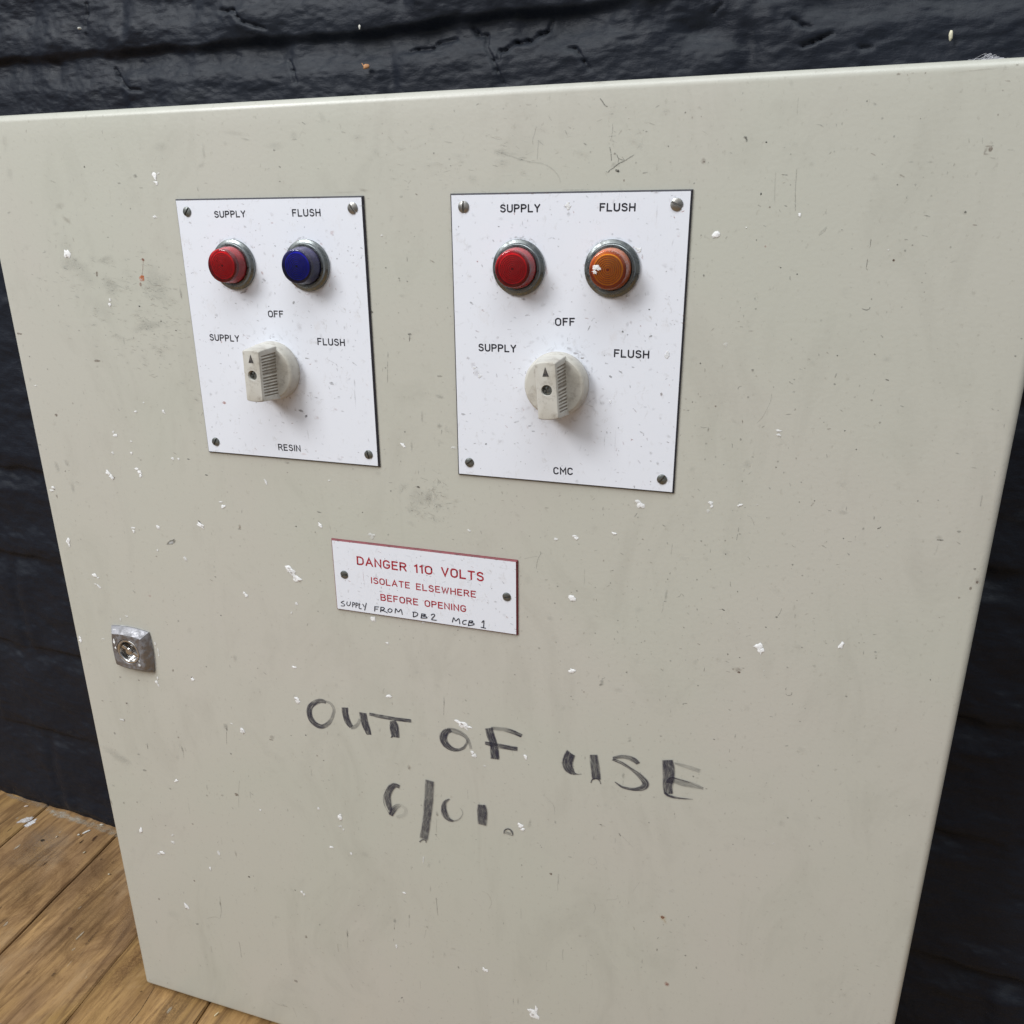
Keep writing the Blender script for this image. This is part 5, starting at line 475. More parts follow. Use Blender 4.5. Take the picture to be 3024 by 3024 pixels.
rnd = random.Random(5)
def build_floor():
    bm = bmesh.new(); pl = bm.verts.layers.float_vector.new('plank')
    al = WALL[1]; U = Vector((math.cos(al), math.sin(al), 0)); V = Vector((.065, -.998, 0))   # V = along the boards, out from the wall
    O = Vector((0, WALL[0]/1000, 0))
    seams = [-.2855-.1150*k for k in range(12, 0, -1)]+[-.2855, -.1703, -.0562, .0560, .1710]+[.1710+.1150*k for k in range(1, 12)]
    # every board runs out from the wall; slight skew kept from the room
    for a, b in zip(seams, seams[1:]):
        g = rnd.uniform(.0005, .0011); off = Vector((rnd.uniform(-.06, .06), rnd.uniform(-.12, .12), 0)); dz = rnd.uniform(-.0006, .0004)
        cuts = sorted([0.0, rnd.uniform(.9, 1.8), 3.0])
        if abs(a+.2855) < .001: cuts = [0.0, 1.6, 3.0]
        n = 40
        for c0, c1 in zip(cuts, cuts[1:]):
            prof = [(a+g, -.0016), (a+g+.0012, 0), (b-g-.0012, 0), (b-g, -.0016), (b-g, -.018), (a+g, -.018)]
            prev = None
            for k in range(n+1):
                v = -.03+c0+(c1-c0+.03*0)*k/n
                ring = []
                for j, (u, z) in enumerate(prof):
                    wob = .0007*math.sin(v*17+a*50+j)+.0004*math.sin(v*61+b*30)
                    p = O+U*(u+(wob if j in (0, 1) else -wob*.6))+V*v; vv = bm.verts.new((p.x, p.y, z+dz)); vv[pl] = off; ring.append(vv)
                if prev:
                    for j in range(6): bm.faces.new((prev[j], prev[(j+1) % 6], ring[(j+1) % 6], ring[j]))
                else: bm.faces.new(ring)
                prev = ring
            bm.faces.new(list(reversed(prev)))
    # shallow splits in the boards and the sub-floor below them
    q = [bm.verts.new((O+U*u+V*v).to_tuple()[:2]+(-.0165,)) for u, v in ((-1.6, -.05), (1.5, -.05), (1.5, 3.0), (-1.6, 3.0))]
    f = bm.faces.new(q); f.material_index = 1
    bmesh.ops.recalc_face_normals(bm, faces=bm.faces[:])
    me = bpy.data.meshes.new('floor'); bm.to_mesh(me); bm.free()
    # stains and old paint spots on the boards
    lay = Layer(); r = random.Random(9)
    B = FLOOR_BITS
    def spot(x, z, rx, rz, ang, col, a, soft, l): lay.blob(x, z, rx, rz, ang, col, a, soft, l, r, 2)
    W1 = (.86, .86, .88)
    for e0, e1, wd2, al2 in (('a0', 'a1', 4.2, .8), ('b0', 'b1', 3.6, 1)):
        p, q = B[e0], B[e1]; spot((p[0]+q[0])/2, (p[1]+q[1])/2, math.hypot(q[0]-p[0], q[1]-p[1])/2, wd2, math.degrees(math.atan2(q[1]-p[1], q[0]-p[0])), W1, al2, 0, .3)
    spot(B['speck'][0], B['speck'][1], 2.6, 1.9, 20, (.01, .01, .01), .95, 0, .3); spot(B['hole'][0], B['hole'][1], 1.6, 4, 10, (.05, .02, .01), .9, 0, .3)
    spot(B['scr1'][0], B['scr1'][1], 2.6, 1.5, 0, (.12, .05, .03), .6, 0, .3); spot(B['scr2'][0], B['scr2'][1], 1.0, 9, 4, (.05, .025, .015), .7, 0, .3)
    for k in range(60):
        t = k/59; x = B['res0'][0]+(B['res3'][0]+16-B['res0'][0])*t; z = B['res0'][1]+2-(8.5)*t+r.uniform(-4, 2)
        spot(x+r.uniform(-3, 3), z-1, r.uniform(3, 7), r.uniform(1.5, 4), r.uniform(-20, 20), (.58, .55, .47) if t < .45 else (.44, .37, .28), r.uniform(.25, .65), 1, .2+.006*k)
    for k in range(40):
        x = r.uniform(-345, -275); spot(x, 172-(x+366)*.059-r.uniform(0, 5), r.uniform(3, 8), r.uniform(1, 3), 0, (.36, .29, .22), .3, 1, .3+.004*k)
    for (x, z, rx, rz, ang, c, a) in [(-240, 120, 34, 26, 0, (.27, .21, .16), .45), (-225, 95, 40, 20, 20, (.25, .19, .14), .35), (-110, 40, 30, 60, 0, (.10, .055, .02), .3), (-70, 60, 16, 40, 10, (.30, .19, .11), .4),
                                      (-30, 20, 14, 46, 0, (.10, .035, .015), .45), (-330, 60, 20, 70, 0, (.36, .20, .08), .4), (-200, 60, 26, 36, 30, (.09, .05, .02), .3), (-150, 100, 30, 30, 0, (.12, .06, .025), .3), (40, -10, 14, 30, 0, (.07, .035, .015), .4)]:
        spot(x, z, rx, rz, ang, c, a, 1, .12)
    for k in range(90):
        x, z = r.uniform(-380, 200), r.uniform(-150, 150)
        spot(x, z, r.uniform(.4, 1.3), r.uniform(.8, 5), r.uniform(-8, 8), r.choice([(.03, .015, .01), (.06, .03, .015), (.5, .45, .36)]), r.uniform(.3, .8), 0, .3)
    # fine splits: thin dark grooves
    for P in FLOOR_LINES[3:]:
        Q = smooth_path(P, 6); lay.ribbon([(q[0], q[1]) for q in Q], [1.0]*len(Q), [.85]*len(Q), (.02, .012, .008), .25, mi=2, taper=False)
    n0 = len(me.vertices); v0 = [tuple(v.co) for v in me.vertices]; f0 = [list(p.vertices) for p in me.polygons]; m0 = [p.material_index for p in me.polygons]
    pv = np.zeros(n0*3, dtype=np.float32); me.attributes['plank'].data.foreach_get('vector', pv)
    verts = v0+[(x/1000, z/1000, .0004+l/1000) for (x, z, l) in lay.v]
    faces = f0+[[n0+i for i in f] for f in lay.f]
    o = layer_mesh('floor', verts, faces, m0+lay.m, [(0, 0, 0, 1)]*n0+lay.c, [FLOORM, GAP, MARK], None)
    at = o.data.attributes.new('plank', 'FLOAT_VECTOR', 'POINT')
    at.data.foreach_set('vector', np.concatenate([pv, np.zeros(len(lay.v)*3, dtype=np.float32)]))
    tag(o, 'worn reddish brown floorboards running out from the wall', kind='structure')
    return o
build_floor()

# ============================================================ WALL
def vnoise(x, y, seed):
    """numpy value noise, smooth"""
    xi = np.floor(x).astype(np.int64); yi = np.floor(y).astype(np.int64); fx = x-xi; fy = y-yi
    fx = fx*fx*(3-2*fx); fy = fy*fy*(3-2*fy)
    def h(a, b):
        n = (a*374761393+b*668265263+seed*974634777) & 0xffffffff
        n = ((n ^ (n >> 13))*1274126177) & 0xffffffff
        return ((n ^ (n >> 16)) & 0xffff)/65535.0
    return (h(xi, yi)*(1-fx)+h(xi+1, yi)*fx)*(1-fy)+(h(xi, yi+1)*(1-fx)+h(xi+1, yi+1)*fx)*fy
def fbm(x, y, s, octv=4, seed=1, g=.5):
    t = 0; a = 1; tot = 0
    for k in range(octv):
        t = t+a*vnoise(x/s*(2**k), y/s*(2**k), seed+k); tot += a; a *= g
    return t/tot-.5
def sstep(a, b, x):
    t = np.clip((x-a)/(b-a), 0, 1); return t*t*(3-2*t)
def build_wall():
    us = np.concatenate([np.arange(-1500, -420, 8), np.arange(-420, -120, 2.0), np.arange(-120, 720, 1.35), np.arange(720, 1700, 8)])
    ys = np.concatenate([np.arange(-1100, -130, 8), np.arange(-130, 20, .95), np.arange(20, 724, 2.1)])
    Ug, Yg = np.meshgrid(us, ys)
    wob = 9*fbm(Ug, Yg*0, 160, 3, 11)+9*fbm(Ug, Yg, 38, 3, 12)
    h = 3.4*fbm(Ug, Yg, 180, 3, 21)+5.0*fbm(Ug, Yg*1.6, 42, 4, 31, .55)+1.3*fbm(Ug, Yg*2.6, 13, 4, 41, .55)+.7*fbm(Ug, Yg*2, 4.5, 2, 51)
    right = sstep(150, 600, Ug)
    joints = [(-60-117*k, -60-117*k, 1.0) for k in range(1, 9)]+[(-60, -60, 1.25), (58, 52, .8), (174, 160, .7), (289, 268, .8), (386, 373, .75), (492, 466, .8), (600, 580, .8), (708, 705, .5)]
    for i, (yl, yr, amp) in enumerate(joints):
        yj = yl+(yr-yl)*right+wob
        d = Yg-yj
        strength = amp*np.clip(.72+2.6*fbm(Ug, Ug*0+i*77, 85, 4, 61, .6), .18, 1.4)
        # brick above bulges over the joint, then a sharp step back and a long slope out again
        h += 1.8*strength*np.exp(-((d+14)/10)**2)
        h -= (4.2+2.5*(fbm(Ug, Ug*0+i*31, 60, 3, 66)+.5))*strength*sstep(-5, 1.5, d)*(1-sstep(2, 24, d))
        # upright joints of the course below this one
        pitch = 235.0; off = (i % 2)*pitch/2+40*math.sin(i*3.1)
        k = np.round((Ug-off)/pitch); du = Ug-off-k*pitch+6*fbm(Yg, Ug*0+i, 30, 2, 71)
        inside = sstep(4, 22, d)*(1-sstep(96, 112, d))
        h -= 2.6*inside*np.exp(-(du/6.5)**2)
        h += 1.2*inside*np.exp(-((du-14)/8)**2)
    # broken lumps over the middle and right of the top strip
    for (cu, cy, ru, ry, a) in [(118, -78, 22, 10, 3.2), (330, -92, 34, 14, -4), (402, -60, 26, 16, 5), (430, -45, 16, 8, -6), (470, -52, 20, 10, 4), (-95, -100, 16, 14, -4), (-70, -75, 20, 12, 3), (60, -92, 26, 10, -3), (540, -80, 30, 12, 3), (368, -72, 12, 6, -4), (255, -84, 40, 8, 3), (-60, -35, 22, 8, 2), (20, -30, 18, 10, -2), (210, -96, 26, 9, -3.5)]:
        h += a*np.exp(-((Ug-cu)/ru)**2-((Yg-cy)/ry)**2)*(1+.8*fbm(Ug, Yg, 9, 2, 81))
    # hairline cracks and flaked edges
    top = Yg < 30
    for wd_, *P in CRACKS:
        for a, b in zip(P, P[1:]):
            ax, ay = a; bx, by = b; L2 = (bx-ax)**2+(by-ay)**2+1e-6
            sel = (Ug > min(ax, bx)-10) & (Ug < max(ax, bx)+10) & (Yg > min(ay, by)-10) & (Yg < max(ay, by)+10)
            t = np.clip(((Ug[sel]-ax)*(bx-ax)+(Yg[sel]-ay)*(by-ay))/L2, 0, 1)
            px, py = ax+t*(bx-ax), ay+t*(by-ay)
            dd = np.hypot(Ug[sel]-px, Yg[sel]-py); below = sstep(-.5, 4, Yg[sel]-py)
            h[sel] += -(1.3+.7*wd_)*np.exp(-(dd/max(.95, wd_*.55))**2)+.9*np.exp(-(dd/5)**2)*below
    h -= 4*sstep(690, 715, Yg)*(0.4+fbm(Ug, Yg, 40, 2, 90))
    al = WALL[1]
    X = (Ug*math.cos(al)+h*math.sin(al))/1000
    Yb = (WALL[0]+Ug*math.sin(al)-h*math.cos(al))/1000
    Z = (FLOOR_Y-Yg)/1000
    co = np.stack([X, Yb, Z], -1).reshape(-1, 3).astype(np.float32)
    ny, nx = Ug.shape
    idx = np.arange(ny*nx).reshape(ny, nx)
    q = np.stack([idx[:-1, :-1], idx[1:, :-1], idx[1:, 1:], idx[:-1, 1:]], -1).reshape(-1, 4)
    me = bpy.data.meshes.new('brick_wall')
    me.vertices.add(len(co)); me.vertices.foreach_set('co', co.ravel())
    me.loops.add(q.size); me.loops.foreach_set('vertex_index', q.ravel().astype(np.int32))
    me.polygons.add(len(q)); me.polygons.foreach_set('loop_start', np.arange(0, q.size, 4, dtype=np.int32))
    me.polygons.foreach_set('loop_total', np.full(len(q), 4, dtype=np.int32))
    me.polygons.foreach_set('use_smooth', np.ones(len(q), dtype=bool))
    me.update(calc_edges=True); me.validate()
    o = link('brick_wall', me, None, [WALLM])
    tag(o, 'rough brick wall under thick near-black paint behind the cabinet', 'wall')
build_wall()

# ============================================================ CABINET
cab = bpy.data.objects.new('electrical_cabinet', None); COL.objects.link(cab)
cab.location = loc(300, FLOOR_Y, 60)
tag(cab, 'grey beige steel cabinet marked OUT OF USE, standing on floorboards against the black wall', 'electrical cabinet')
def adopt(o):
    """parent to the cabinet, keeping door coordinates"""
    o.parent = cab; o.matrix_parent_inverse = Matrix.Translation(-cab.location); return o

# body behind the door
def box(bm, x0, x1, y0, y1, z0, z1, bev=0, mi=0):
    r = bmesh.ops.create_cube(bm, size=1)
    for v in r['verts']:
        v.co = Vector(((x0+x1)/2000+v.co.x*(x1-x0)/1000, (z0+z1)/2000+v.co.y*(z1-z0)/1000, (FLOOR_Y-(y0+y1)/2)/1000+v.co.z*(y1-y0)/1000))
    es = {e for v in r['verts'] for e in v.link_edges}
    if bev: bmesh.ops.bevel(bm, geom=list(es), offset=bev/1000, segments=3, affect='EDGES')
bm = bmesh.new(); box(bm, 5, 595, 2, 714.6, 19, 112, 2)
adopt(from_bm('body', bm, [BODY], None, 40))

# door: pressed steel tray with rolled edges, plus its dirt and filler splats
def build_door():
    x0, x1, y0, y1 = 0.2, 600.0, -3.0, 707.0
    R = 4.6; dep = 17.5
    rings = []; verts = []; faces = []; mis = []
    prof = [(R*3.0, 0)]+[(R-R*math.sin(a), R-R*math.cos(a)) for a in [math.radians(10*k) for k in range(0, 10)]]+[(0, dep*.5), (0, dep)]+[(2.0, dep), (2.0, dep-1)]
    def ringpts(d, z, cr=2.5):
        pts = []
        rr = max(.6, cr-d*.3)
        for cx, cy, a0 in ((x1-d-rr, y0+d+rr, -90), (x1-d-rr, y1-d-rr, 0), (x0+d+rr, y1-d-rr, 90), (x0+d+rr, y0+d+rr, 180)):
            for k in range(5):
                a = math.radians(a0+90*k/4); pts.append((cx+rr*math.cos(a), cy+rr*math.sin(a), z))
        return pts
    for d, z in prof:
        b = len(verts)
        verts += [(x/1000, zz/1000, (FLOOR_Y-y)/1000) for x, y, zz in ringpts(d, z)]
        rings.append(list(range(b, b+20)))
    for a, b in zip(rings, rings[1:]):
        for k in range(20):
            faces.append([a[k], a[(k+1) % 20], b[(k+1) % 20], b[k]]); mis.append(0)
    faces.append(list(reversed(rings[0]))); mis.append(0)
    faces.append(list(rings[-1])); mis.append(0)
    nb = len(verts); nbf = len(faces)
    lay = Layer(); r = random.Random(3)
    nudge = iter(range(100000))
    def lift(): return .04+.0021*(next(nudge) % 61)
    for x, y, rx, ry, a, c, al, so in MARKS:
        col = PAL[c]; al = al*.78 if so and max(rx, ry) > 7 else al
        lay.blob(x, y, max(rx, .3), max(ry, .3), a, col, al, so, lift(), r)
    for w_, c, al, P in LINES:
        Q = smooth_path(P, 6) if len(P) > 2 else smooth_path([P[0], [(P[0][0]+P[1][0])/2, (P[0][1]+P[1][1])/2], P[1]], 4)
        lay.ribbon([(q[0], q[1]) for q in Q], [max(w_*1.1, .45)]*len(Q), [al*1.1*r.uniform(.75, 1) for _ in Q], PAL[c], lift())
    # tiny specks, nicks and short scratches that cover the whole door
    for k in range(1500):
        x, y = r.uniform(6, 594), r.uniform(6, 700)
        if r.random() < .35: x, y = min(594, abs(r.gauss(430, 90))), min(700, abs(r.gauss(200, 120)))
        s_ = r.choice((.22, .28, .35, .5)); t = r.random()
        if t < .55: lay.blob(x, y, s_*r.uniform(.7, 1.2), s_*r.uniform(.7, 1.2), 0, PAL[r.choice('kggbg')], r.uniform(.2, .6), 0, lift(), r)
        elif t < .9:
            a = r.choice((r.gauss(15, 18), r.gauss(90, 12), r.uniform(0, 180)))
            lay.blob(x, y, r.uniform(.5, 1.5), .25, a, PAL[r.choice('ggb')], r.uniform(.15, .5), 0, lift(), r)
        else: lay.blob(x, y, r.uniform(1, 4), r.uniform(.6, 3), r.uniform(0, 180), PAL['g'], r.uniform(.04, .12), 1, lift(), r)
    # scuffing left of the first plate and over the fingerprint below
    for cx, cy, sx_, sy_, n, am in ((118, 118, 16, 20, 170, 12), (88, 118, 20, 18, 60, 12), (100, 98, 26, 8, 60, 10), (60, 90, 18, 14, 40, 15), (297, 217, 8, 8, 60, 60), (305, 216, 4, 8, 40, 60), (150, 160, 10, 14, 50, 5), (350, 20, 50, 8, 50, 20), (330, 35, 24, 5, 40, 10)):
        for k in range(n):
            x, y = r.gauss(cx, sx_), r.gauss(cy, sy_)
            lay.blob(x, y, r.uniform(.4, 2.2), r.uniform(.14, .3), r.gauss(8, am), PAL[r.choice('gggb')], r.uniform(.06, .28), 0, lift(), r)
            if k % 4 == 0: lay.blob(x, y, r.uniform(2, 6), r.uniform(1, 3), r.gauss(8, am), PAL[r.choice('ggb')], r.uniform(.03, .09), 1, lift(), r)
    for k in range(26):   # vertical rub marks low on the door
        x, y = r.uniform(60, 420), r.uniform(420, 690)
        l = r.uniform(2, 10); lay.ribbon([(x, y), (x+r.uniform(-.4, .4), y+l/2), (x, y+l)], [r.uniform(.4, 1.4)]*3, [r.uniform(.1, .25)]*3, PAL['g'], lift(), taper=False, across=(0, 1, 0))
    for x, y, rx, ry, a, al in CHIPS:
        lay.chip(x, y, rx*1.08, ry*1.08, a, min(1, al), .16, r)
        if al > .7 and max(rx, ry) > 2.2:
            lay.blob(x+r.uniform(-.5, .5)*rx, y+r.uniform(-.5, .5)*ry, rx*.3, ry*.22, a, PAL['b'], .65, 0, .95, r)
    for k in range(20):
        lay.chip(r.uniform(10, 560), r.uniform(200, 700), r.uniform(.2, .45), r.uniform(.2, .45), 0, r.uniform(.2, .6), .16, r)
    for (x, y, l) in lay.v: verts.append((x/1000, -l/1000, (FLOOR_Y-y)/1000))
    for f, m_ in zip(lay.f, lay.m): faces.append([nb+i for i in f]); mis.append(m_)
    o = layer_mesh('door', verts, faces, mis, [(1, 1, 1, 1)]*nb+lay.c, [DOOR, MARK, CHIP], None)
    sm = np.zeros(len(faces), dtype=bool); sm[:nbf-2] = True
    o.data.polygons.foreach_set('use_smooth', sm)
    o.data.set_sharp_from_angle(angle=math.radians(50))
    return adopt(o)
build_door()

# marker writing
def build_writing(idx, words):
    lay = Layer(); r = random.Random(2)
    for i in idx:
        S = STROKES[i]
        if len(S) == 2: S = [S[0], [(S[0][j]+S[1][j])/2 for j in range(4)], S[1]]
        Q = smooth_path(S, 8)
        ac = [0.0, .95, 1, .9, .8, .85, .9, .9, 0.0] if max(q[2] for q in S) > 2.2 else [0, .9, 1, 1, .9, 0]
        P = [(q[0]+.06*r.uniform(-1, 1), q[1]+.06*r.uniform(-1, 1)) for q in Q]
        al = [min(1, max(0, q[3])) for q in Q]
        al[0] *= .6; al[-1] *= .3
        lay.ribbon(P, [max(.4, q[2]*1.1) for q in Q], al, (.02, .02, .03), .18+.012*i, ac, 0, taper=False)
        for j in range(len(lay.uv)-len(P)*len(ac), len(lay.uv)): lay.uv[j] = (lay.uv[j][0]+i*37, lay.uv[j][1]+i*1.7)
    verts = [(x/1000, -l/1000, (FLOOR_Y-y)/1000) for x, y, l in lay.v]
    o = layer_mesh('marker_writing', verts, lay.f, lay.m, lay.c, [INK], None, lay.uv)
    o['label'] = 'streaky black marker writing '+words
    adopt(o)
WORDS = {'OUT': [], 'OF': [], 'USE': [], '6/01.': []}
for i, S in enumerate(STROKES):
    x, y = S[0][0], S[0][1]
    WORDS[STROKE_WORD[i]].append(i)
for k, v in WORDS.items(): build_writing(v, k)

# ---- screws
def screw_mesh(name, kind, rad, mtl, slotw=.42, depth=.7):
    n = 36; bm = bmesh.new(); g = []
    for i in range(n+1):
        row = []
        for j in range(n+1):
            a, b = 2*i/n-1, 2*j/n-1
            x, y = a*math.sqrt(1-b*b/2), b*math.sqrt(1-a*a/2)
            r = math.hypot(x, y)
            z = .95*math.sqrt(max(0, 1-(r*.82)**2))-.25
            if r > .985: z = 0
            s_ = abs(x*rad) < slotw if kind == 'slot' else (abs(x*rad) < slotw and abs(y) < .72) or (abs(y*rad) < slotw and abs(x) < .72)
            if s_ and r < .985: z = max(.05, z-depth)
            row.append(bm.verts.new((x*rad/1000, -z*rad*.42/1000*1.2, y*rad/1000)))
        g.append(row)
    for i in range(n):
        for j in range(n): bm.faces.new((g[i][j], g[i+1][j], g[i+1][j+1], g[i][j+1]))
    bmesh.ops.recalc_face_normals(bm, faces=bm.faces[:])
    me = bpy.data.meshes.new(name); bm.to_mesh(me); bm.free(); me.materials.append(mtl)
    for p in me.polygons: p.use_smooth = True
    me.set_sharp_from_angle(angle=math.radians(38))
    return me
SLOT_BRIGHT = screw_mesh('screw', 'slot', 3.05, SCREW); SLOT_DULL = screw_mesh('screw', 'slot', 2.75, SCREWD)
CROSS = screw_mesh('screw', 'cross', 2.5, SCREWD, .45)

# ---- engraved plates
def plate(name, x0, y0, x1, y1, core, words, wcol, widths, key, label, screws):
    ox, oy = (x0+x1)/2, (y0+y1)/2
    verts = []; faces = []; mis = []
    for d, z, _ in ((-.35, .1, 0), (-.25, -.8, 0), (.55, -1.6, 0)):
        for cx, cy in ((x0+d, y0+d), (x1-d, y0+d), (x1-d, y1-d), (x0+d, y1-d)): verts.append(((cx-ox)/1000, z/1000, -(cy-oy)/1000))
    for k in range(4):
        for b, mi in ((0, 1), (4, 1)):
            faces.append([b+k, b+(k+1) % 4, b+4+(k+1) % 4, b+4+k]); mis.append(mi)
    # duplicate rim so the white face is its own layer
    nb = len(verts); 
    for v in verts[8:12]: verts.append(v)
    faces.append([nb+3, nb+2, nb+1, nb]); mis.append(0); nb = len(verts)
    lay = Layer(); r = random.Random(len(words)*7+int(x0))
    nd = [0]
    def lift(): nd[0] += 1; return .03+.0015*(nd[0] % 41)
    for x, y, rx, ry, a, c, al, so in PLATE_MARKS[key]: lay.blob(x, y, max(.3, rx), max(.3, ry), a, PAL[c], al, so, lift(), r, 2)
    n = int((x1-x0)*(y1-y0)/58)
    for k in range(n):
        x, y = r.uniform(x0+1.5, x1-1.5), r.uniform(y0+1.5, y1-1.5)
        if r.random() < .5: lay.blob(x, y, r.uniform(.35, 1.1), r.uniform(.2, .35), r.gauss(30, 40), PAL[r.choice('ggbp')], r.uniform(.12, .45), 0, lift(), r, 2)
        elif r.random() < .5: lay.blob(x, y, r.uniform(.2, .4), r.uniform(.2, .4), 0, PAL[r.choice('gkb')], r.uniform(.2, .6), 0, lift(), r, 2)
        else: lay.blob(x, y, r.uniform(.6, 2.2), r.uniform(.4, 1.2), r.uniform(0, 180), PAL[r.choice('ggb')], r.uniform(.08, .22), 1, lift(), r, 2)
    if key != 'danger':
        hx = x0+(202-146.2 if key == 'resin' else 378-318.7)
        for k in range(70):
            a = r.uniform(0, 2*PI); q = abs(r.gauss(0, 5))+18
            lay.blob(hx+q*math.cos(a), 143+q*math.sin(a), r.uniform(.6, 2.4), r.uniform(.4, 1.2), r.uniform(0, 180), PAL[r.choice('bbg')], r.uniform(.05, .22), 1, lift(), r, 2)
        for lx in ((182, 230.5) if key == 'resin' else (356.2, 405.6)):
            for k in range(22):
                a = r.uniform(0, 2*PI); q = abs(r.gauss(0, 1.2))+14.4
                lay.blob(lx+q*math.cos(a), 83+q*math.sin(a), r.uniform(.6, 2.0), r.uniform(.3, .8), math.degrees(a)+90, PAL[r.choice('bbgp')], r.uniform(.1, .4), 1, lift(), r, 2)
    for x, y, rx, ry, a, al in PLATE_CHIPS[key]: lay.chip(x, y, rx, ry, a, al, .1, r, 3)
    # nicks along the cut edge
    for k in range(14):
        e_ = r.choice((0, 1)); x, y = (r.uniform(x0, x1), y0+.3) if e_ else (x1-.3, r.uniform(y0, y1))
        lay.blob(x, y, r.uniform(.4, 1.6), r.uniform(.2, .5), 0, PAL[r.choice('bg')], r.uniform(.3, .6), 0, lift(), r, 2)
    for (x, y, l) in lay.v: verts.append(((x-ox)/1000, (-1.6-l)/1000, -(y-oy)/1000))
    for f, m_ in zip(lay.f, lay.m): faces.append([nb+i for i in f]); mis.append(m_)
    o = layer_mesh(name, verts, faces, mis, [(1, 1, 1, 1)]*nb+lay.c, [WHITE, core, MARK, CHIP], None)
    place(o, ox, oy, -.02); adopt(o); o['label'] = label
    for wd_, wk in zip(TEXTS[key], widths):
        tl = Layer(); engrave(tl, *wd_, wk)
        tv = [((x-ox)/1000, (-1.62-l)/1000, -(y-oy)/1000) for x, y, l in tl.v]
        t = layer_mesh('lettering', tv, tl.f, [0]*len(tl.f), tl.c, [wcol], None)
        t.parent = o; t['label'] = words+' '+wd_[0]+(' above the lamp' if wd_[2] < 60 else ' beside the switch' if wd_[0] in ('SUPPLY', 'FLUSH') else '')
    for sx_, sy_, rot, me in screws:
        s_ = bpy.data.objects.new('screw', me); COL.objects.link(s_); s_.parent = o
        s_.location = ((sx_-ox)/1000, -.00158, -(sy_-oy)/1000); s_.rotation_euler = (0, math.radians(rot), 0)
    return o, ox, oy
plate('control_plate', 146.2, 46.9, 267.5, 198.9, BLACKCORE, 'black engraved word', TXT_BLACK, [.70]*6, 'resin',
      'white engraved plate reading RESIN, with a red and a blue lamp', [(153.7, 53.6, 35, SLOT_DULL), (261.4, 52.8, -38, SLOT_BRIGHT), (153.0, 191.6, 25, SLOT_DULL), (261.2, 191.7, -15, SLOT_DULL)])
plate('control_plate', 318.7, 46.6, 443.0, 199.2, BLACKCORE, 'black engraved word', TXT_BLACK, [.76]*6, 'cmc',
      'white engraved plate reading CMC, with a red and an amber lamp', [(326, 52.9, 0, SLOT_BRIGHT), (436.1, 53.1, -62, SLOT_BRIGHT), (325.9, 191.4, 50, SLOT_DULL), (436.6, 191.9, 38, SLOT_DULL)])
wp, wx, wy = plate('warning_plate', 230.6, 249.9, 354.3, 298.9, REDCORE, 'red engraved word', TXT_RED, [1.02, 1.02, 1.06, .76, .76, .80, .80], 'danger',
      'white plate with red lettering DANGER 110 VOLTS', [(238.2, 273.2, 85, SLOT_DULL), (347.9, 273.8, 75, SLOT_DULL)])
pl = Layer()
for i, P in enumerate(PEN):
    Q = [(q[0], q[1]) for q in smooth_path(P, 4)] if len(P) > 2 else [tuple(q) for q in P]
    pl.stroke(Q, .50 if i < 7 else .58, .16+.01*(i % 7))
hw = layer_mesh('handwriting', [((x-wx)/1000, (-1.62-l)/1000, -(y-wy)/1000) for x, y, l in pl.v], pl.f, [0]*len(pl.f), pl.c, [PENINK], None)
hw.parent = wp; hw['label'] = 'black pen note SUPPLY FROM DB2 MCB 1'

# ---- pilot lamps
def lamp(x, y, mtl, core, label, seed):
    bm = bmesh.new()
    lathe(bm, [(14.2, 0), (14.25, -1.0), (14.0, -1.5), (12.9, -1.9), (12.5, -2.1), (12.0, -3.3), (11.7, -3.5), (10.75, -3.5), (10.55, -3.2), (10.5, -1.0), (0, -1.0)], 72)
    bmesh.ops.recalc_face_normals(bm, faces=bm.faces[:])
    o = from_bm('pilot_lamp', bm, [BEZEL], None, 32); place(o, x, y, -1.6); adopt(o); o['label'] = label
    bm = bmesh.new()
    lathe(bm, [(10.4, -1.2), (10.45, -3.0), (10.35, -6.0), (9.6, -7.6), (9.40, -11.5), (9.22, -12.1), (8.8, -12.4), (8.0, -12.5), (0, -12.62)], 72)
    bmesh.ops.recalc_face_normals(bm, faces=bm.faces[:])
    l = from_bm('lens', bm, [mtl], o, 50)
    l['label'] = label.split(' pilot')[0].split(' ')[-1]+' clear plastic lens cap'
    # ringed disc and coloured cup seen through the cap
    bm = bmesh.new(); r_ = 7.4
    lathe(bm, [(10.2, -1.3), (10.1, -5.5), (9.3, -7.2), (9.1, -8.8)], 60, 2)
    lathe(bm, [(9.1, -8.8), (8.9, -10.2), (7.55, -10.7)], 60, 1)
    lathe(bm, [(7.55, -10.7), (7.4, -11.5)], 60, 0)
    while r_ > .7:
        lathe(bm, [(r_, -11.5), (r_-.40, -11.78), (r_-.70, -11.76)], 60, 0)
        lathe(bm, [(r_-.70, -11.76), (r_-.84, -11.38), (r_-.98, -11.5)], 60, 2); r_ -= .98  # grooves coloured deeper to imitate the contrast that refraction gives the rings
    lathe(bm, [(r_, -11.5), (0, -11.3)], 60, 1)
    bmesh.ops.remove_doubles(bm, verts=bm.verts[:], dist=1e-6)
    bmesh.ops.recalc_face_normals(bm, faces=bm.faces[:])
    from_bm('ringed_disc', bm, list(core), o, 25)
    return o
lamp(182, 83, REDL, REDC, 'red pilot lamp below SUPPLY on the RESIN plate', 1)
lamp(230.5, 83, BLUEL, BLUEC, 'blue pilot lamp below FLUSH on the RESIN plate', 2)
lamp(356.2, 83.2, REDL, REDC, 'red pilot lamp below SUPPLY on the CMC plate', 3)
la = lamp(405.6, 83.2, AMBL, AMBC, 'amber pilot lamp with a white fleck on its lens', 4)
lay = Layer(); rr = random.Random(4)
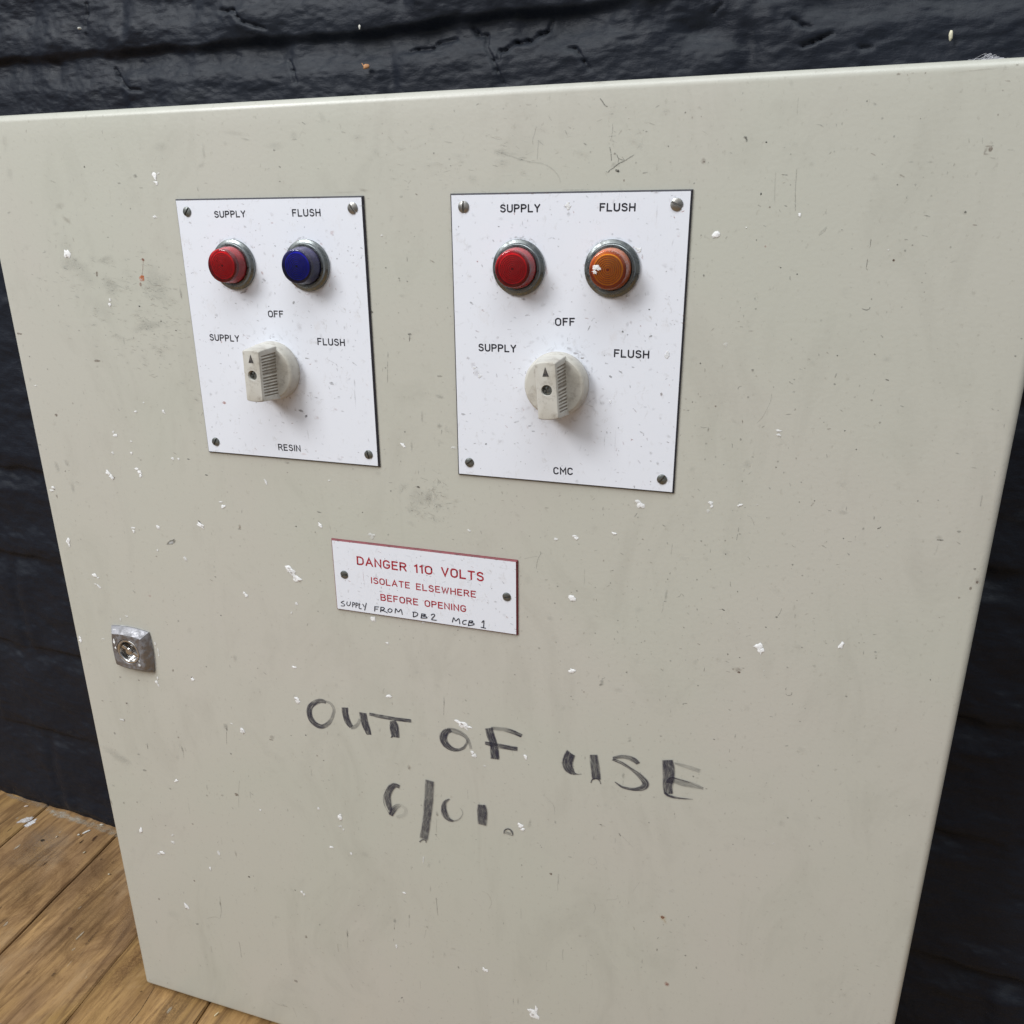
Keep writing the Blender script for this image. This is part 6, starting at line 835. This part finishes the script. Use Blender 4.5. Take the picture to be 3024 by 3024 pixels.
lay.chip(-5.6, -1.2, 1.5, 1.0, 0, .95, 0, rr, 0); lay.chip(-6.3, .9, 1.3, .9, 30, .9, 0, rr, 0); lay.chip(-4.2, -.4, .9, .8, 10, .8, 0, rr, 0)
fl_ = layer_mesh('paint_fleck', [(x/1000, (-12.7-l)/1000, -y/1000) for x, y, l in lay.v], lay.f, lay.m, lay.c, [CHIP], None); fl_.parent = la

# ---- rotary switches
def switch(x, y, rot, label):
    bm = bmesh.new()
    lathe(bm, [(17.2, 0), (17.4, -1.5), (17.0, -6.2), (16.2, -7.8), (15.4, -8.3), (12, -8.4), (0, -8.4)], 72)
    bmesh.ops.recalc_face_normals(bm, faces=bm.faces[:])
    o = from_bm('rotary_switch', bm, [KNOB], None, 28); place(o, x, y, -1.6, math.radians(rot)); adopt(o); o['label'] = label
    bm = bmesh.new(); levels = []
    nS = 112; nE = 14
    for (z, hw_, Lh, rb) in ((-7.6, 7.2, 16.4, 0), (-8.6, 7.0, 16.2, .45), (-12, 6.6, 15.9, .45), (-16, 6.2, 15.6, .45), (-20, 5.85, 15.3, .42), (-21.2, 5.75, 15.2, .0), (-22.3, 5.6, 15.05, 0), (-22.9, 5.2, 14.6, 0), (-23.0, 4.7, 14.0, 0)):
        pts = []; bulge = 1.1
        for sgn in (1, -1):
            for k in range(nS+1):                     # long side
                t = -1+2*k/nS; yy = sgn*t*(Lh-bulge)*-1
                rib = rb*(.5-.5*math.cos(2*PI*(yy+12)/1.78)) if abs(yy) < 12.4 else 0
                pts.append((sgn*(hw_-rib), yy))
            for k in range(1, nE):                    # curved end
                a = PI*k/nE; xx = sgn*hw_*math.cos(a)
                pts.append((xx, -sgn*(Lh-bulge+bulge*math.sin(a)**.8)))
        levels.append([bm.verts.new((px/1000, z/1000, -py/1000)) for px, py in pts])
    n = len(levels[0])
    # screw well in the front face
    ang = [math.atan2(v.co.z-.0004, v.co.x) for v in levels[-1]]
    for rr_, zz in ((2.95, -23.0), (2.75, -22.6), (2.7, -19.6)):
        levels.append([bm.verts.new((rr_*math.cos(a)/1000, zz/1000, rr_*math.sin(a)/1000+.0004)) for a in ang])
    for li, (a, b) in enumerate(zip(levels, levels[1:])):
        for k in range(n):
            f = bm.faces.new((a[k], a[(k+1) % n], b[(k+1) % n], b[k]))
            kk = k % (nS+nE)
            if 1 <= li < 5 and kk < nS:
                yy = (-1+2*(kk+.5)/nS)*15
                if abs(yy) < 12.2 and (.5-.5*math.cos(2*PI*(abs(yy)+12)/1.78)) > .45: f.material_index = 1
    bm.faces.new(levels[-1]); bm.faces.new(list(reversed(levels[0])))
    bmesh.ops.recalc_face_normals(bm, faces=bm.faces[:])
    from_bm('grip', bm, [KNOB, GRIME], o, 35)
    s_ = bpy.data.objects.new('screw', CROSS); COL.objects.link(s_); s_.parent = o; s_.location = (0, -.0209, .0004); s_.rotation_euler = (0, .5, 0)
    bm = bmesh.new()
    vs = [bm.verts.new((px/1000, -.02306, -py/1000)) for px, py in ((0, -12.6), (-1.75, -7.6), (1.75, -7.6))]; bm.faces.new(vs)
    from_bm('pointer_mark', bm, [ARROW], o)
    return o
switch(202.0, 143.6, 1.0, 'grey rotary switch on the RESIN plate, pointing at OFF')
switch(378.0, 143.0, -4.2, 'grey rotary switch on the CMC plate, pointing just left of OFF')

# ---- door lock
def lock():
    bm = bmesh.new(); rings = []
    n = 20
    for half, z, bul in ((16.4, 0, 1.5), (16.6, -.9, 1.5), (16.2, -1.6, 1.5), (12.9, -5.6, 1.1), (12.5, -5.85, 1.0)):
        ring = []
        for c in range(4):
            for k in range(n):
                t = -1+2*k/n; q = bul*(1-t*t)
                px, py = [(t*half, -half-q), (half+q, t*half), (-t*half, half+q), (-half-q, -t*half)][c]
                ring.append(bm.verts.new((px/1000, z/1000, -py/1000)))
        rings.append(ring)
    ang = [math.atan2(v.co.z, v.co.x) for v in rings[-1]]
    for rr_, z in ((10.1, -5.85), (9.9, -5.6), (9.9, -4.2)):
        rings.append([bm.verts.new((rr_*math.cos(a)/1000, z/1000, rr_*math.sin(a)/1000)) for a in ang])
    m_ = len(rings[0])
    for a, b in zip(rings, rings[1:]):
        for k in range(m_): bm.faces.new((a[k], a[(k+1) % m_], b[(k+1) % m_], b[k]))
    bmesh.ops.recalc_face_normals(bm, faces=bm.faces[:])
    o = from_bm('door_lock', bm, [LOCKM], None, 25); place(o, 55.6, 356.8, 0, math.radians(1.5)); adopt(o)
    o['label'] = 'bulged square metal quarter-turn lock with paint flecks'
    bm = bmesh.new()
    lathe(bm, [(9.8, -3.0), (9.75, -5.4), (9.4, -5.9), (8.2, -5.9), (7.7, -5.3), (7.4, -1.2), (0, -1.0)], 64)
    bmesh.ops.recalc_face_normals(bm, faces=bm.faces[:])
    from_bm('lock_barrel', bm, [CHROME], o, 35)
    bm = bmesh.new()
    lathe(bm, [(3.0, -1.0), (2.9, -5.2), (2.4, -5.6), (0, -5.6)], 40)
    for s_ in (-1, 1):   # the two bits either side of the pin
        r_ = bmesh.ops.create_cube(bm, size=1)
        for v in r_['verts']:
            v.co = Vector((v.co.x*.0048+s_*.0050, v.co.y*.0036-.0028, v.co.z*.0028))
        bmesh.ops.bevel(bm, geom=list({e for v in r_['verts'] for e in v.link_edges}), offset=.0004, segments=2, affect='EDGES')
    k = from_bm('key_insert', bm, [CHROME], o, 35); k.rotation_euler = (0, math.radians(-32+58), 0)
    # old paint caught round the rim
    lay = Layer(); r = random.Random(8)
    for (x, y, rx, ry, al) in [(-11, -14.5, 2.4, 1.2, .9), (-4, -17.4, 4, .5, .7), (6, -17.0, 4, .5, .6), (12, -15.5, 2.6, .8, .9), (17.6, -6, .5, 5, .6), (18, 6, .5, 6, .35), (-11.5, -6.5, .9, 2.0, 1), (-10.9, -1.5, .8, 1.3, 1), (8.6, 9.2, 1.0, 1.4, .7), (9.2, 5.8, .8, 1.0, .5), (4.6, -12.6, 1.2, .7, .5)]:
        z = 6.05 if abs(x) < 12 and abs(y) < 11.8 else (1.7 if max(abs(x), abs(y)) < 16.2 else .25)
        if max(abs(x), abs(y)) > 12 and max(abs(x), abs(y)) < 16.3: z = 6.0-(max(abs(x), abs(y))-11.7)*1.02+.3
        b = len(lay.v); lay.chip(x, y, rx, ry, 0, al, z, r, 0)
    q = layer_mesh('paint_fleck', [(x/1000, -l/1000, -y/1000) for x, y, l in lay.v], lay.f, lay.m, lay.c, [CHIP], None); q.parent = o
lock()

# ============================================================ LITTLE LOOSE THINGS
def pebble(name, pos, size, col, label, cat, seed, curl=False):
    r = random.Random(seed); bm = bmesh.new(); bmesh.ops.create_icosphere(bm, subdivisions=2, radius=1)
    for v in bm.verts:
        k = r.uniform(.75, 1.2); v.co = Vector((v.co.x*size[0]*k, v.co.y*size[1]*k, v.co.z*size[2]*k))/1000
    if curl:
        prev = None
        for j in range(7):
            a = j/6; c = Vector((-size[0]*(.7+.5*a), -.4, size[2]*(.2+1.1*a)))/1000
            ring = [bm.verts.new(c+Vector((math.cos(t)*.35, math.sin(t)*.35, 0))/1000) for t in (0, 2.1, 4.2)]
            if prev:
                for q in range(3): bm.faces.new((prev[q], prev[(q+1) % 3], ring[(q+1) % 3], ring[q]))
            prev = ring
    o = from_bm(name, bm, [m_plain(name+'_surface', col, .6, var=.4, scale=500)], None, 60)
    o.location = pos; tag(o, label, cat, 'small loose bits on the wall and floor'); return o
def on_wall(u, y, lift=3.0): return loc(*wall_pt(u, y, -lift))
pebble('wood_crumb', on_wall(*WALL_BITS['orange'], 3.5), (2.4, 1.5, 1.7), (.50, .24, .10), 'curled orange crumb stuck on the black wall above the plate with the blue lamp', 'crumb', 1, True)
pebble('seed_husk', on_wall(*WALL_BITS['seed'], 3), (1.1, 1.0, 2.4), (.75, .70, .52), 'pale oval husk stuck on the black wall above the right end of the cabinet', 'husk', 2)
pebble('paint_crumb', on_wall(*WALL_BITS['crumb'], 3.5), (.7, .6, 1.5), (.75, .72, .65), 'tiny pale crumb on the black wall above the orange crumb', 'paint crumb', 3)
pebble('paint_crumb', on_wall(*WALL_BITS['grain'], 4), (1.6, .9, .9), (.6, .6, .55), 'tiny grey-white crumb on the black wall at the top left', 'paint crumb', 4)
B = FLOOR_BITS
def floor_chip(k, size, rot, col, label, seed):
    o = pebble('paint_chip', Vector((B[k][0]/1000, B[k][1]/1000, .0012)), size, col, label, 'paint chip', seed); o.rotation_euler = (0, 0, math.radians(rot)); return o
floor_chip('splinter', (1.0, 4.2, .8), -28, (.82, .80, .76), 'white sliver-shaped paint chip lying on the floorboards near the cabinet\'s left side', 5)
floor_chip('c1', (1.6, 1.2, .8), 20, (.60, .56, .48), 'cream crumb lying just left of the white sliver on the floorboards', 6)
floor_chip('c2', (.8, 1.7, .6), 10, (.62, .52, .40), 'small tan flake on the floorboards between the black speck and the white sliver', 7)
floor_chip('c3', (.7, 1.8, .7), -15, (.66, .58, .42), 'small curved cream flake on the floorboards in front of the white sliver', 8)
floor_chip('c4', (2.4, 1.2, .7), 30, (.62, .50, .42), 'pinkish flake lying at the foot of the black wall near the left picture edge', 9)
floor_chip('c5', (2.4, 1.3, .9), 10, (.58, .52, .42), 'dull flake at the foot of the wall right beside the cabinet edge', 10)
floor_chip('c6', (1.2, 1.0, .7), 0, (.60, .52, .38), 'pale dot-like flake on the boards close to the middle of the cabinet\'s left edge', 11)
floor_chip('fleck', (.6, 2.8, .5), -20, (.70, .58, .36), 'yellowish straw-like chip on the boards below the cabinet\'s bottom edge', 12)

# wisp of cobweb on the top edge of the door
def cobweb():
    r = random.Random(6); bm = bmesh.new()
    def tube(P, rad):
        prev = None
        for i, p in enumerate(P):
            ring = [bm.verts.new(Vector(p)+Vector((math.cos(t)*rad, math.sin(t)*rad*.5, math.sin(t)*rad))/1) for t in (0, 2.09, 4.19)]
            if prev:
                for q in range(3): bm.faces.new((prev[q], prev[(q+1) % 3], ring[(q+1) % 3], ring[q]))
            prev = ring
    for k in range(26):
        x0 = r.gauss(0, .0026); sp = r.uniform(.001, .0042); hgt = r.uniform(.0003, .0026)*math.exp(-(x0/.0045)**2)
        P = []
        for j in range(9):
            t = j/8; P.append((x0+(t-.5)*sp*2+r.uniform(-.0004, .0004), r.uniform(0, .003)-.001, hgt*math.sin(PI*t)+r.uniform(-.0003, .0003)))
        tube(P, r.uniform(.00004, .00009))
    m_, nt, b = mat('cobweb_dust'); b.inputs['Base Color'].default_value = (.72, .72, .76, 1); b.inputs['Alpha'].default_value = .6; b.inputs['Roughness'].default_value = .8
    o = from_bm('cobweb', bm, [m_]); o.location = loc(TUFT[0][0], -2.7, 3.5)
    tag(o, 'wispy white cobweb tuft on the top edge of the cabinet near its right corner', 'cobweb')
cobweb()
